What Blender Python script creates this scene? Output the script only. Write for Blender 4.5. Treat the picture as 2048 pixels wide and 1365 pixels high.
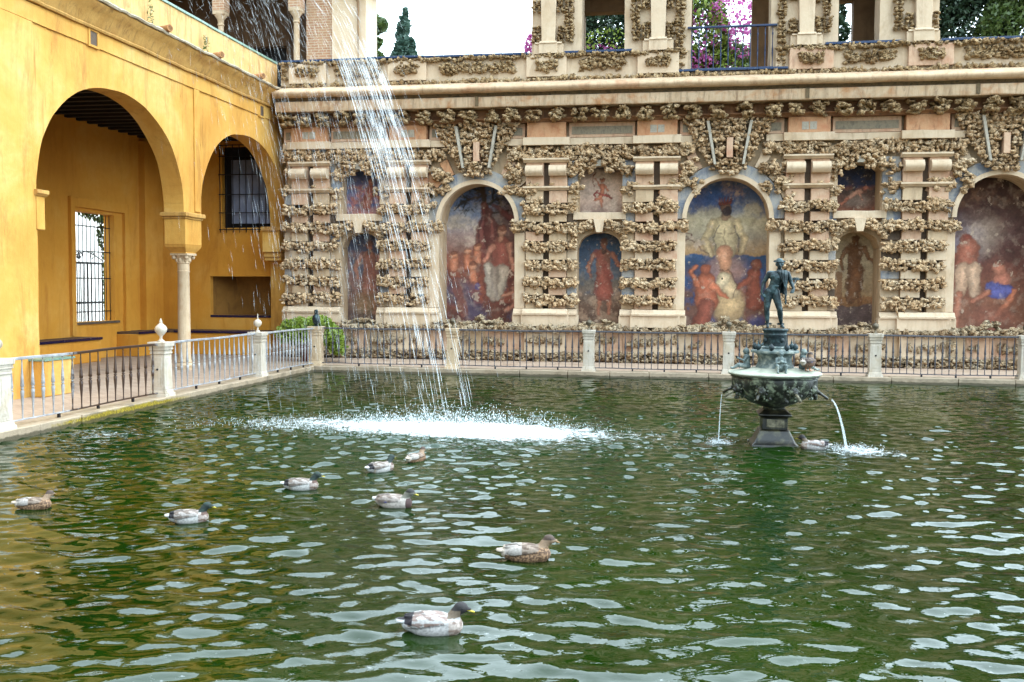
import bpy, bmesh, math, random
import numpy as np
from mathutils import Vector, Matrix, noise as mnoise
random.seed(7); rng = np.random.default_rng(7)
for o in list(bpy.data.objects): bpy.data.objects.remove(o)
SC = bpy.context.scene; COL = SC.collection
R = math.radians; PI = math.pi

# ------------------------------------------------------------------ camera
cam_d = bpy.data.cameras.new('camera'); cam = bpy.data.objects.new('camera', cam_d); COL.objects.link(cam)
cam_d.sensor_width = 36.0; cam_d.lens = 36.0 * 1988 / 2048; cam_d.clip_start = 0.1; cam_d.clip_end = 2000
yaw, pit, rol = R(-9.54), R(-3.05), R(0.35)
fw = Vector((math.sin(yaw)*math.cos(pit), math.cos(yaw)*math.cos(pit), math.sin(pit)))
r0 = Vector((math.cos(yaw), -math.sin(yaw), 0)); u0 = r0.cross(fw)
rr = r0*math.cos(rol) + u0*math.sin(rol); uu = u0*math.cos(rol) - r0*math.sin(rol)
m = Matrix((rr, uu, -fw)).transposed().to_4x4(); m.translation = Vector((0, 0, 2.35))
cam.matrix_world = m
SC.camera = cam
SC.render.resolution_x = 1024; SC.render.resolution_y = 682

# ------------------------------------------------------------------ sky, sun, exposure
SUN_EL, SUN_AZ = R(56), R(62)          # azimuth clockwise from +y
W = bpy.data.worlds.new('World'); SC.world = W; W.use_nodes = True
nt = W.node_tree; nt.nodes.clear()
sky = nt.nodes.new('ShaderNodeTexSky'); sky.sky_type = 'NISHITA'; sky.sun_disc = False
sky.sun_elevation = SUN_EL; sky.sun_rotation = SUN_AZ
sky.air_density = 1.2; sky.dust_density = 1.0; sky.ozone_density = 1.0
bg = nt.nodes.new('ShaderNodeBackground'); bg.inputs[1].default_value = 0.15
out = nt.nodes.new('ShaderNodeOutputWorld')
# bright veil of high cloud over the blue: thick and white low down, thinner towards the zenith
tc_ = nt.nodes.new('ShaderNodeTexCoord'); sp_ = nt.nodes.new('ShaderNodeSeparateXYZ'); nt.links.new(tc_.outputs['Generated'], sp_.inputs[0])
mr_ = nt.nodes.new('ShaderNodeMapRange'); nt.links.new(sp_.outputs[2], mr_.inputs[0])
mr_.inputs[1].default_value = .35; mr_.inputs[2].default_value = .95; mr_.inputs[3].default_value = 1.0; mr_.inputs[4].default_value = .65
cn_ = nt.nodes.new('ShaderNodeTexNoise'); cn_.inputs['Scale'].default_value = 2.2; cn_.inputs['Detail'].default_value = 7; cn_.inputs['Roughness'].default_value = .6; nt.links.new(tc_.outputs['Generated'], cn_.inputs['Vector'])
ml_ = nt.nodes.new('ShaderNodeMath'); ml_.operation = 'MULTIPLY_ADD'; ml_.inputs[1].default_value = .5; ml_.inputs[2].default_value = -.25; nt.links.new(cn_.outputs['Fac'], ml_.inputs[0])
ad_ = nt.nodes.new('ShaderNodeMath'); ad_.operation = 'ADD'; ad_.use_clamp = True; nt.links.new(ml_.outputs[0], ad_.inputs[0]); nt.links.new(mr_.outputs[0], ad_.inputs[1])
mx_ = nt.nodes.new('ShaderNodeMix'); mx_.data_type = 'RGBA'; nt.links.new(ad_.outputs[0], mx_.inputs[0]); nt.links.new(sky.outputs[0], mx_.inputs[6]); 
# the veil glows more strongly on the sun's side of the sky
dt_ = nt.nodes.new('ShaderNodeVectorMath'); dt_.operation = 'DOT_PRODUCT'; nt.links.new(tc_.outputs['Generated'], dt_.inputs[0])
dt_.inputs[1].default_value = (math.sin(SUN_AZ)*math.cos(SUN_EL), math.cos(SUN_AZ)*math.cos(SUN_EL), math.sin(SUN_EL))
gl_ = nt.nodes.new('ShaderNodeMapRange'); gl_.interpolation_type = 'SMOOTHSTEP'; nt.links.new(dt_.outputs['Value'], gl_.inputs[0])
gl_.inputs[1].default_value = -.3; gl_.inputs[2].default_value = 1.0; gl_.inputs[3].default_value = .34; gl_.inputs[4].default_value = 1.6
vm_ = nt.nodes.new('ShaderNodeVectorMath'); vm_.operation = 'SCALE'; vm_.inputs[0].default_value = (13.4, 16.4, 18.4); nt.links.new(gl_.outputs[0], vm_.inputs['Scale'])
nt.links.new(vm_.outputs[0], mx_.inputs[7])
nt.links.new(mx_.outputs[2], bg.inputs[0]); nt.links.new(bg.outputs[0], out.inputs[0])
sl = bpy.data.lights.new('sun', 'SUN'); sl.energy = .7; sl.angle = R(18); sl.color = (1, .94, .85)
sun = bpy.data.objects.new('sun', sl); COL.objects.link(sun)
sd = Vector((math.sin(SUN_AZ)*math.cos(SUN_EL), math.cos(SUN_AZ)*math.cos(SUN_EL), math.sin(SUN_EL)))
sun.rotation_euler = sd.to_track_quat('Z', 'Y').to_euler()
SC.view_settings.view_transform = 'Standard'; SC.view_settings.look = 'None'
SC.view_settings.gamma = 1; SC.view_settings.use_curve_mapping = False
SC.view_settings.exposure = 0.9
try:
    SC.cycles.max_bounces = 10; SC.cycles.transparent_max_bounces = 24; SC.cycles.diffuse_bounces = 5
    SC.cycles.caustics_reflective = False; SC.cycles.caustics_refractive = False
    SC.cycles.sample_clamp_indirect = 6
except Exception: pass

# ------------------------------------------------------------------ helpers
AL = 0.62
def s2l(v):
    v = v/255.0
    return v/12.92 if v <= 0.04045 else ((v+0.055)/1.055)**2.4
def C(r, g, b, k=1.0): return (s2l(r)*AL*k, s2l(g)*AL*k, s2l(b)*AL*k, 1)

def props(o, label=None, cat=None, group=None, kind=None):
    if label: o['label'] = label
    if cat: o['category'] = cat
    if group: o['group'] = group
    if kind: o['kind'] = kind
    return o
def empty(name, loc=(0,0,0), rz=0, label=None, cat=None, group=None, kind=None):
    o = bpy.data.objects.new(name, None); COL.objects.link(o); o.location = loc; o.rotation_euler = (0,0,rz)
    o.empty_display_size = .1
    return props(o, label, cat, group, kind)
def link(name, me, parent=None, loc=None, rot=None, scl=None):
    o = bpy.data.objects.new(name, me); COL.objects.link(o)
    if parent is not None: o.parent = parent
    if loc is not None: o.location = loc
    if rot is not None: o.rotation_euler = rot
    if scl is not None: o.scale = scl
    return o

class MB:
    def __init__(s): s.v = []; s.f = []
    def quad(s, a, b, c, d):
        n = len(s.v); s.v += [a, b, c, d]; s.f.append((n, n+1, n+2, n+3))
    def box(s, x0, x1, y0, y1, z0, z1, step=0):
        if step <= 0:
            n = len(s.v)
            s.v += [(x,y,z) for x in (x0,x1) for y in (y0,y1) for z in (z0,z1)]
            s.f += [tuple(n+i for i in q) for q in ((0,1,3,2),(4,6,7,5),(0,4,5,1),(2,3,7,6),(0,2,6,4),(1,5,7,3))]
            return s
        nx = max(1, round((x1-x0)/step)); ny = max(1, round((y1-y0)/step)); nz = max(1, round((z1-z0)/step))
        def face(o, u, v, nu, nv):
            b = len(s.v)
            for i in range(nu+1):
                for j in range(nv+1):
                    s.v.append((o[0]+u[0]*i/nu+v[0]*j/nv, o[1]+u[1]*i/nu+v[1]*j/nv, o[2]+u[2]*i/nu+v[2]*j/nv))
            for i in range(nu):
                for j in range(nv):
                    a = b+i*(nv+1)+j; s.f.append((a, a+nv+1, a+nv+2, a+1))
        X, Y, Z = (x1-x0,0,0), (0,y1-y0,0), (0,0,z1-z0)
        face((x0,y0,z0), X, Z, nx, nz); face((x0,y1,z0), Z, X, nz, nx)
        face((x0,y0,z0), Z, Y, nz, ny); face((x1,y0,z0), Y, Z, ny, nz)
        face((x0,y0,z0), Y, X, ny, nx); face((x0,y0,z1), X, Y, nx, ny)
        return s
    def lathe(s, prof, c=(0,0,0), seg=24, ang0=0, sq=None):
        n = len(s.v)
        for r, z in prof:
            for k in range(seg):
                a = ang0+2*PI*k/seg
                s.v.append((c[0]+r*math.cos(a), c[1]+r*math.sin(a), c[2]+z))
        for i in range(len(prof)-1):
            for k in range(seg):
                k2 = (k+1) % seg
                s.f.append((n+i*seg+k, n+i*seg+k2, n+(i+1)*seg+k2, n+(i+1)*seg+k))
        s.f.append(tuple(n+k for k in range(seg))[::-1]); s.f.append(tuple(n+(len(prof)-1)*seg+k for k in range(seg)))
        return s
    def tube(s, pts, rad, seg=6, cap=True):
        pts = [Vector(p) for p in pts]; n = len(s.v)
        if not hasattr(rad, '__len__'): rad = [rad]*len(pts)
        t0 = (pts[1]-pts[0]).normalized(); ref = Vector((0,0,1)) if abs(t0.z) < .9 else Vector((1,0,0))
        for i, p in enumerate(pts):
            t = (pts[min(i+1, len(pts)-1)]-pts[max(i-1, 0)]).normalized()
            a = t.cross(ref).normalized(); b = t.cross(a)
            for k in range(seg):
                w = 2*PI*k/seg; q = p+(a*math.cos(w)+b*math.sin(w))*rad[i]; s.v.append(tuple(q))
        for i in range(len(pts)-1):
            for k in range(seg):
                k2 = (k+1) % seg
                s.f.append((n+i*seg+k, n+(i+1)*seg+k, n+(i+1)*seg+k2, n+i*seg+k2))
        if cap:
            s.f.append(tuple(n+k for k in range(seg))); s.f.append(tuple(n+(len(pts)-1)*seg+k for k in range(seg))[::-1])
        return s
    def ball(s, c, r, nu=12, nv=8):
        if not hasattr(r, '__len__'): r = (r, r, r)
        n = len(s.v)
        s.v.append((c[0], c[1], c[2]-r[2]))
        for j in range(1, nv):
            ph = -PI/2+PI*j/nv
            for i in range(nu):
                a = 2*PI*i/nu; s.v.append((c[0]+r[0]*math.cos(ph)*math.cos(a), c[1]+r[1]*math.cos(ph)*math.sin(a), c[2]+r[2]*math.sin(ph)))
        s.v.append((c[0], c[1], c[2]+r[2])); e = len(s.v)-1
        for i in range(nu):
            i2 = (i+1) % nu
            s.f.append((n, n+1+i2, n+1+i)); s.f.append((e, n+1+(nv-2)*nu+i, n+1+(nv-2)*nu+i2))
            for j in range(nv-2):
                a = n+1+j*nu; s.f.append((a+i, a+i2, a+nu+i2, a+nu+i))
        return s
    def extr(s, prof, t0, t1, axis='x', step=.3):
        """profile of (depth, z) swept along x (depth = y) or along y (depth = x)"""
        n = len(s.v); k = max(1, round((t1-t0)/step)); P = len(prof)
        for i in range(k+1):
            t = t0+(t1-t0)*i/k
            for d, z in prof: s.v.append((t, d, z) if axis == 'x' else (d, t, z))
        for i in range(k):
            for j in range(P):
                j2 = (j+1) % P; s.f.append((n+i*P+j, n+(i+1)*P+j, n+(i+1)*P+j2, n+i*P+j2))
        s.f.append(tuple(n+j for j in range(P))); s.f.append(tuple(n+k*P+j for j in range(P))[::-1])
        return s
    def jitter(s, amp=.01, fr=2.0):
        s.v = [tuple(Vector(p)+mnoise.noise_vector(Vector(p)*fr)*amp+mnoise.noise_vector(Vector(p)*fr*4.1)*amp*.35) for p in s.v]
        return s
    def mesh(s, name, mat, smooth=False, fixn=True):
        me = bpy.data.meshes.new(name); me.from_pydata(s.v, [], s.f)
        if fixn:
            bm = bmesh.new(); bm.from_mesh(me); bmesh.ops.remove_doubles(bm, verts=bm.verts, dist=1e-5)
            bmesh.ops.recalc_face_normals(bm, faces=bm.faces); bm.to_mesh(me); bm.free()
        if mat: me.materials.append(mat)
        if smooth is True: me.polygons.foreach_set('use_smooth', [True]*len(me.polygons))
        elif smooth:
            me.polygons.foreach_set('use_smooth', [True]*len(me.polygons)); me.set_sharp_from_angle(angle=R(smooth))
        return me
    def build(s, name, mat, parent=None, smooth=False, bevel=0, **k):
        o = link(name, s.mesh(name, mat, smooth), parent)
        if bevel:
            b = o.modifiers.new('bevel', 'BEVEL'); b.width = bevel; b.segments = 2; b.limit_method = 'ANGLE'; b.angle_limit = R(40)
        for a, v in k.items(): o[a] = v
        return o

# ------------------------------------------------------------------ materials
def mat(name):
    M = bpy.data.materials.new(name); M.use_nodes = True
    t = M.node_tree; b = t.nodes['Principled BSDF']; return M, t, b
def N(t, typ, **k):
    n = t.nodes.new(typ)
    for a, v in k.items():
        if a.startswith('_'): n.inputs[a[1:].replace('_', ' ')].default_value = v
        else: setattr(n, a, v)
    return n
def noise_n(t, vec, scale, detail=6, rough=.6, dist=0):
    n = N(t, 'ShaderNodeTexNoise'); n.inputs['Scale'].default_value = scale; n.inputs['Detail'].default_value = detail
    n.inputs['Roughness'].default_value = rough; n.inputs['Distortion'].default_value = dist
    t.links.new(vec, n.inputs['Vector']); return n.outputs['Fac']
def ramp(t, fac, stops):
    n = N(t, 'ShaderNodeValToRGB'); e = n.color_ramp.elements
    e[0].position, e[0].color = stops[0]; e[1].position, e[1].color = stops[-1]
    for p, c in stops[1:-1]: q = e.new(p); q.color = c
    t.links.new(fac, n.inputs[0]); return n.outputs[0]
def mixc(t, f, a, b, mode='MIX'):
    n = N(t, 'ShaderNodeMix', data_type='RGBA', blend_type=mode)
    for s_, v in ((0, f), (6, a), (7, b)):
        if hasattr(v, 'links') or isinstance(v, bpy.types.NodeSocket): t.links.new(v, n.inputs[s_])
        else: n.inputs[s_].default_value = v
    return n.outputs[2]
def pos(t): return N(t, 'ShaderNodeNewGeometry').outputs['Position']
def scl(t, v, s3):
    n = N(t, 'ShaderNodeVectorMath', operation='MULTIPLY'); t.links.new(v, n.inputs[0]); n.inputs[1].default_value = s3; return n.outputs[0]
def bump(t, b, h, strength=.4, dist=.02):
    n = N(t, 'ShaderNodeBump'); n.inputs['Strength'].default_value = strength; n.inputs['Distance'].default_value = dist
    t.links.new(h, n.inputs['Height']); t.links.new(n.outputs[0], b.inputs['Normal'])
G0, G1 = (0,0,0,1), (1,1,1,1)
def warm(c, on=True): return (c[0]*1.05, c[1]*.955, c[2]*.86, 1) if on else c
def plaster(name, c0, c1, c2, sc=.8, stain=None, rough=.85, bs=.35, streak=0.0):
    """worn surface: three tones in large and small patches plus stains and vertical runs"""
    w_ = any(k in name for k in ('stone', 'marble', 'render')) and 'grey' not in name; c0, c1, c2 = warm(c0, w_), warm(c1, w_), warm(c2, w_)
    M, t, b = mat(name); P = pos(t)
    big = noise_n(t, P, sc, 8, .62, .4); col = ramp(t, big, [(.32, c0), (.5, c1), (.68, c2)])
    sm = noise_n(t, P, sc*11, 7, .7); col = mixc(t, ramp(t, sm, [(.35, G0), (.75, (.42,.42,.42,1))]), col, c0)
    if stain:
        n3 = noise_n(t, scl(t, P, (2.2, 2.2, .5)), sc*1.7, 9, .75, .6)
        col = mixc(t, ramp(t, n3, [(.52, G0), (.72, (.8,.8,.8,1))]), col, stain)
    if streak:
        n4 = noise_n(t, scl(t, P, (7, 7, .35)), 1.2, 6, .7)
        col = mixc(t, ramp(t, n4, [(.5, G0), (.75, (streak,)*3+(1,))]), col, stain or c0)
    t.links.new(col, b.inputs['Base Color']); b.inputs['Roughness'].default_value = rough
    hb = noise_n(t, P, 14, 8, .7); bump(t, b, hb, bs, .02)
    return M
def simple(name, c, rough=.6, metal=0, var=.25, sc=6, bs=.15):
    M, t, b = mat(name); P = pos(t); n = noise_n(t, P, sc, 6, .65)
    d = tuple(x*(1-var) for x in c[:3])+(1,); l = tuple(min(1, x*(1+var)) for x in c[:3])+(1,)
    t.links.new(ramp(t, n, [(.35, d), (.65, l)]), b.inputs['Base Color'])
    b.inputs['Roughness'].default_value = rough; b.inputs['Metallic'].default_value = metal
    if bs: bump(t, b, noise_n(t, P, sc*6, 5, .6), bs, .01)
    return M
M_ = {}
M_['cream'] = plaster('cream_stone', C(205,180,148), C(236,216,186), C(228,200,165), .9, C(158,128,98), streak=.35)
M_['cream_clean'] = plaster('pale_stone', C(222,200,170), C(244,228,204), C(236,214,188), .9, C(190,160,128), streak=.25)
M_['pink'] = plaster('rose_stone', C(222,184,156), C(238,210,184), C(214,166,138), 1.9, C(168,122,96), streak=.3)
M_['orange'] = plaster('orange_marble', C(206,146,106), C(232,188,148), C(216,156,120), 2.2, C(140,92,66))
M_['greyinlay'] = plaster('grey_green_marble', C(150,138,116), C(178,164,140), C(126,118,104), 5, C(90,82,70))
M_['bluering'] = plaster('blue_grey_painted_stone', C(120,134,158), C(205,200,192), C(222,208,188), 2.6, C(104,118,146), streak=.2)
M_['strip'] = plaster('grey_marble_strip', C(186,174,156), C(212,202,184), C(168,158,144), 4, C(120,106,90))
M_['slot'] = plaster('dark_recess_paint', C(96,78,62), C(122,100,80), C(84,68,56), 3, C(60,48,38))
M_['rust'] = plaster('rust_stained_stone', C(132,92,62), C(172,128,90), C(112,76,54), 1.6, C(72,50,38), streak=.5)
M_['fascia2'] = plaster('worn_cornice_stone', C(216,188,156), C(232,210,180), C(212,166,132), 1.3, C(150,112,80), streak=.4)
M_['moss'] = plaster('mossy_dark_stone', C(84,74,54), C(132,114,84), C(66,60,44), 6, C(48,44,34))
M_['fascia'] = plaster('fascia_stone', C(226,196,160), C(236,218,192), C(206,150,100), 2.0, C(120,84,56), streak=.65)
M_['yellow'] = plaster('yellow_ochre_plaster', C(228,160,62,1.0), C(242,184,86,1.04), C(248,206,126,1.07), .5, C(186,124,50,.9), bs=.35, streak=.28)
M_['yellow_in'] = plaster('deep_ochre_plaster', C(216,144,38,1.2), C(230,160,52,1.2), C(238,178,82,1.2), .45, C(196,122,28,1.2), bs=.25, streak=.15)
M_['niche_ochre'] = plaster('shade_toned_ochre_plaster', C(150,100,34), C(172,120,46), C(140,92,30), .9, C(110,70,24))  # recess shade put into a darker ochre so the niche reads deep
M_['parapet'] = plaster('weathered_ochre_plaster', C(232,176,98), C(244,204,136), C(238,190,116), 1.1, C(150,104,52), streak=.6)
M_['cornice_y'] = plaster('stained_ochre_moulding', C(212,156,74), C(236,184,100), C(200,142,68), 1.3, C(128,88,44), streak=.4)
M_['gutter'] = plaster('gutter_mortar', C(190,170,140), C(214,200,176), C(160,136,104), 3, C(90,74,54))
M_['brick_pl'] = plaster('cream_render', C(246,226,196), C(252,238,214), C(240,214,180), .8, C(226,192,150))  # pale cream render, mottled at random
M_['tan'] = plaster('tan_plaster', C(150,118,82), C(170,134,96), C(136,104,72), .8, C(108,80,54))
M_['dark'] = plaster('dark_timber', C(34,24,16), C(44,32,22), C(26,18,12), 4)
M_['brown'] = plaster('brown_old_plaster', C(104,76,50), C(122,92,62), C(88,64,44), .9, C(62,46,34))
M_['marble'] = plaster('worn_marble', C(214,188,154), C(234,216,188), C(220,200,170), 2, C(170,136,100), streak=.3)
M_['clay'] = simple('terracotta', C(196,138,84), .8, sc=9)
M_['pot'] = simple('dark_red_glazed_pot', C(96,48,42), .5)
M_['greentile'] = plaster('green_glazed_coping', C(96,150,140), C(150,180,160), C(120,160,150), 9, C(190,170,120), rough=.35, bs=.1)
M_['iron'] = simple('black_iron', C(30,30,38), .5, .3)
M_['post'] = plaster('white_post_stone', C(206,200,188), C(232,228,220), C(218,206,186), 2.2, C(150,132,104), streak=.5)
M_['whitepaint'] = simple('white_paint', C(240,240,236), .5)
M_['shutter'] = simple('pale_blue_grey_shutter', C(140,150,176,1.1), .6, 0, .25, 1.5)
M_['glass'] = simple('grey_window_glass', C(150,158,172), .15, 0, .15, 2, 0)
M_['black'] = simple('near_black', C(18,18,26), .8)

def tufa_mat(name, stops, bs=1.0):
    stops = [(p_, (c_[0]*1.05, c_[1]*.955, c_[2]*.87, 1)) for p_, c_ in stops]
    M, t, b = mat(name); P = pos(t)
    a = noise_n(t, P, 3.1, 9, .68, .5); col = ramp(t, a, stops)
    f = noise_n(t, P, 26, 6, .75); col = mixc(t, ramp(t, f, [(.36, (.92,.92,.92,1)), (.50, G0)]), col, C(58,40,24))
    big = noise_n(t, P, .9, 5, .6); col = mixc(t, ramp(t, big, [(.52, G0), (.72, (.55,.55,.55,1))]), col, C(150,108,66))
    st_ = noise_n(t, scl(t, P, (1.3, 1.3, .9)), 1.9, 9, .8, .5); col = mixc(t, ramp(t, st_, [(.60, G0), (.72, ((.15,)*3 if 'pale' in name else (.6,)*3)+(1,))]), col, C(86,70,50))
    t.links.new(col, b.inputs['Base Color']); b.inputs['Roughness'].default_value = .95
    v = N(t, 'ShaderNodeTexVoronoi'); v.inputs['Scale'].default_value = 17; t.links.new(P, v.inputs['Vector'])
    mx = N(t, 'ShaderNodeMath', operation='ADD'); t.links.new(v.outputs['Distance'], mx.inputs[0]); t.links.new(f, mx.inputs[1])
    bump(t, b, mx.outputs[0], bs, .05)
    return M
M_['tufa'] = tufa_mat('tufa_rock', [(.3, C(190,152,112,1.35)), (.39, C(230,198,156,1.38)), (.52, C(244,216,176,1.3)), (.66, C(252,234,204,1.3))])
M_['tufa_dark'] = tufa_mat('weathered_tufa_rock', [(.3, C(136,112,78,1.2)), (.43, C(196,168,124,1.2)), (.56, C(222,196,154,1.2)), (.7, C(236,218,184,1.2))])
M_['tufa_pale'] = tufa_mat('pale_tufa_rock', [(.3, C(190,154,114)), (.44, C(226,200,162)), (.56, C(240,222,190)), (.7, C(248,236,212))])

def tile_mat(name, c, c2):
    M, t, b = mat(name); P = pos(t); n = noise_n(t, P, 7, 5, .7)
    t.links.new(ramp(t, n, [(.3, c), (.62, c), (.72, c2)]), b.inputs['Base Color']); b.inputs['Roughness'].default_value = .2
    return M
M_['bluetile'] = tile_mat('blue_glazed_tile', C(22,54,98), C(120,136,150))
M_['navytile'] = tile_mat('navy_glazed_tile', C(22,22,66), C(170,140,90))
M_['bluemetal'] = simple('blue_painted_iron', C(16,44,88), .35, 0, .2)
M_['slab'] = plaster('pinkish_paving_stone', C(206,182,162), C(226,206,190), C(196,168,148), 1.2, C(160,134,110), rough=.55)
# kerb with yellow-green slime on the wet stretch
def kerb_mat():
    M, t, b = mat('pool_kerb_stone'); P = pos(t)
    col = ramp(t, noise_n(t, P, 1.5, 8, .7), [(.3, C(130,114,92)), (.5, C(196,174,146)), (.7, C(164,142,114))])
    s = N(t, 'ShaderNodeSeparateXYZ'); t.links.new(P, s.inputs[0])
    mr = N(t, 'ShaderNodeMapRange'); mr.inputs[1].default_value = 20.0; mr.inputs[2].default_value = 17.5; t.links.new(s.outputs[1], mr.inputs[0])
    mr2 = N(t, 'ShaderNodeMapRange'); mr2.inputs[1].default_value = 13.8; mr2.inputs[2].default_value = 15.6; t.links.new(s.outputs[1], mr2.inputs[0])
    ml = N(t, 'ShaderNodeMath', operation='MULTIPLY'); t.links.new(mr.outputs[0], ml.inputs[0]); t.links.new(mr2.outputs[0], ml.inputs[1])
    nz = noise_n(t, P, 6, 8, .75); ad = N(t, 'ShaderNodeMath', operation='MULTIPLY_ADD'); ad.inputs[1].default_value = .62
    t.links.new(ml.outputs[0], ad.inputs[0]); t.links.new(nz, ad.inputs[2])
    moss = ramp(t, noise_n(t, P, 30, 4, .7), [(.4, C(120,100,16)), (.6, C(196,170,40))])
    zm = N(t, 'ShaderNodeMapRange'); zm.inputs[1].default_value = .158; zm.inputs[2].default_value = .10; t.links.new(s.outputs[2], zm.inputs[0])
    z2 = N(t, 'ShaderNodeMath', operation='MULTIPLY_ADD'); z2.inputs[1].default_value = .45; t.links.new(zm.outputs[0], z2.inputs[0]); t.links.new(ad.outputs[0], z2.inputs[2])
    col = mixc(t, ramp(t, z2.outputs[0], [(1.22, G0), (1.36, G1)] if False else [(.0, G0), (1.0, G0)]), col, moss)
    sm_ = N(t, 'ShaderNodeMapRange'); t.links.new(z2.outputs[0], sm_.inputs[0]); sm_.inputs[1].default_value = 1.15; sm_.inputs[2].default_value = 1.4
    col = mixc(t, sm_.outputs[0], col, moss)
    # dark waterline growth
    mz = N(t, 'ShaderNodeMapRange'); mz.inputs[1].default_value = .10; mz.inputs[2].default_value = .02; t.links.new(s.outputs[2], mz.inputs[0])
    a2 = N(t, 'ShaderNodeMath', operation='MULTIPLY_ADD'); a2.inputs[1].default_value = .7; t.links.new(mz.outputs[0], a2.inputs[0]); t.links.new(nz, a2.inputs[2])
    col = mixc(t, ramp(t, a2.outputs[0], [(.72, G0), (.95, (.85,.85,.85,1))]), col, C(74,66,40))
    t.links.new(col, b.inputs['Base Color']); b.inputs['Roughness'].default_value = .6
    bump(t, b, noise_n(t, P, 18, 8, .7), .5, .03); return M
M_['kerb'] = kerb_mat()
def paving_mat():
    M, t, b = mat('courtyard_brick_paving'); P = pos(t)
    br = N(t, 'ShaderNodeTexBrick'); br.inputs['Scale'].default_value = 1.0; br.inputs['Brick Width'].default_value = .28; br.inputs['Row Height'].default_value = .14
    br.inputs['Mortar Size'].default_value = .012
    br.inputs['Color1'].default_value = C(196,170,148); br.inputs['Color2'].default_value = C(176,150,130); br.inputs['Mortar'].default_value = C(140,116,96)
    t.links.new(P, br.inputs['Vector'])
    col = mixc(t, ramp(t, noise_n(t, P, 1.6, 8, .7), [(.35, G0), (.7, (.6,.6,.6,1))]), br.outputs[0], C(214,188,164))
    t.links.new(col, b.inputs['Base Color']); b.inputs['Roughness'].default_value = .7
    bump(t, b, br.outputs['Fac'], -.4, .01); return M
M_['paving'] = paving_mat()
def brick_mat():
    M, t, b = mat('old_thin_brick'); P = pos(t)
    s = N(t, 'ShaderNodeSeparateXYZ'); t.links.new(P, s.inputs[0]); c = N(t, 'ShaderNodeCombineXYZ')
    ad = N(t, 'ShaderNodeMath', operation='ADD'); t.links.new(s.outputs[0], ad.inputs[0]); t.links.new(s.outputs[1], ad.inputs[1])
    t.links.new(ad.outputs[0], c.inputs[0]); t.links.new(s.outputs[2], c.inputs[1])
    br = N(t, 'ShaderNodeTexBrick'); br.inputs['Scale'].default_value = 1; br.inputs['Brick Width'].default_value = .27; br.inputs['Row Height'].default_value = .085
    br.inputs['Mortar Size'].default_value = .016; br.inputs['Mortar Smooth'].default_value = .3
    br.inputs['Color1'].default_value = C(206,150,112); br.inputs['Color2'].default_value = C(190,138,104); br.inputs['Mortar'].default_value = C(226,200,168)
    t.links.new(c.outputs[0], br.inputs['Vector'])
    col = mixc(t, ramp(t, noise_n(t, P, 2, 8, .7), [(.4, G0), (.7, (.6,.6,.6,1))]), br.outputs[0], C(228,190,150))
    t.links.new(col, b.inputs['Base Color']); b.inputs['Roughness'].default_value = .9
    bump(t, b, br.outputs['Fac'], -.6, .02); return M
M_['brick'] = brick_mat()
def baluster_mat(name, c1, c2, rusty=True):
    M, t, b = mat(name); P = pos(t)
    col = ramp(t, noise_n(t, P, 5, 6, .7), [(.35, c1), (.65, c2)])
    if rusty:
        s = N(t, 'ShaderNodeSeparateXYZ'); t.links.new(P, s.inputs[0])
        a = N(t, 'ShaderNodeMapRange'); a.inputs[1].default_value = 14.9; a.inputs[2].default_value = 16.0; t.links.new(s.outputs[1], a.inputs[0])
        d = N(t, 'ShaderNodeMapRange'); d.inputs[1].default_value = 18.4; d.inputs[2].default_value = 17.5; t.links.new(s.outputs[1], d.inputs[0])
        ml = N(t, 'ShaderNodeMath', operation='MULTIPLY'); t.links.new(a.outputs[0], ml.inputs[0]); t.links.new(d.outputs[0], ml.inputs[1])
        n2 = noise_n(t, P, 9, 6, .7); ad = N(t, 'ShaderNodeMath', operation='MULTIPLY_ADD'); ad.inputs[1].default_value = .7
        t.links.new(ml.outputs[0], ad.inputs[0]); t.links.new(n2, ad.inputs[2])
        col = mixc(t, ramp(t, ad.outputs[0], [(.62, G0), (.85, G1)]), col, C(66,40,22))
    t.links.new(col, b.inputs['Base Color']); b.inputs['Roughness'].default_value = .45; return M
M_['bal_w'] = baluster_mat('pale_grey_painted_iron', C(150,148,150), C(206,206,208))
M_['bal_n'] = baluster_mat('dark_grey_iron', C(62,60,70), C(104,100,104), False)
def attr_mat(name, rough=.8, bs=.2, bscale=30, coat=0):
    M, t, b = mat(name); a = N(t, 'ShaderNodeAttribute', attribute_name='Col'); P = pos(t)
    n = noise_n(t, P, bscale, 5, .7)
    t.links.new(mixc(t, ramp(t, n, [(.4, G0), (.7, (.22,.22,.22,1))]), a.outputs['Color'], (.02,.015,.01,1)), b.inputs['Base Color'])
    b.inputs['Roughness'].default_value = rough; bump(t, b, n, bs, .01); return M
M_['fresco'] = attr_mat('painted_fresco_plaster', .9, .15, 18)
M_['feather'] = attr_mat('feathers', .75, .3, 60)
def bronze_mat(name, a, b_, c, metal=.35, rough=.5, sc=7):
    M, t, b = mat(name); P = pos(t)
    tc = N(t, 'ShaderNodeTexCoord').outputs['Object']
    col = ramp(t, noise_n(t, tc, sc, 8, .7, .3), [(.33, a), (.5, b_), (.66, c)])
    t.links.new(col, b.inputs['Base Color']); b.inputs['Metallic'].default_value = metal; b.inputs['Roughness'].default_value = rough
    bump(t, b, noise_n(t, tc, 40, 6, .7), .35, .01); return M
M_['bronze'] = bronze_mat('dark_green_bronze', C(18,30,34), C(36,54,58), C(84,112,116), sc=9)
M_['patina'] = bronze_mat('pale_grey_green_bronze', C(58,72,72), C(112,128,126), C(184,188,176), .15, .6, 10)
M_['basin'] = bronze_mat('limescaled_black_green_bronze', C(14,14,8), C(38,40,26), C(176,186,158), 0, .5, 7)
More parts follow.
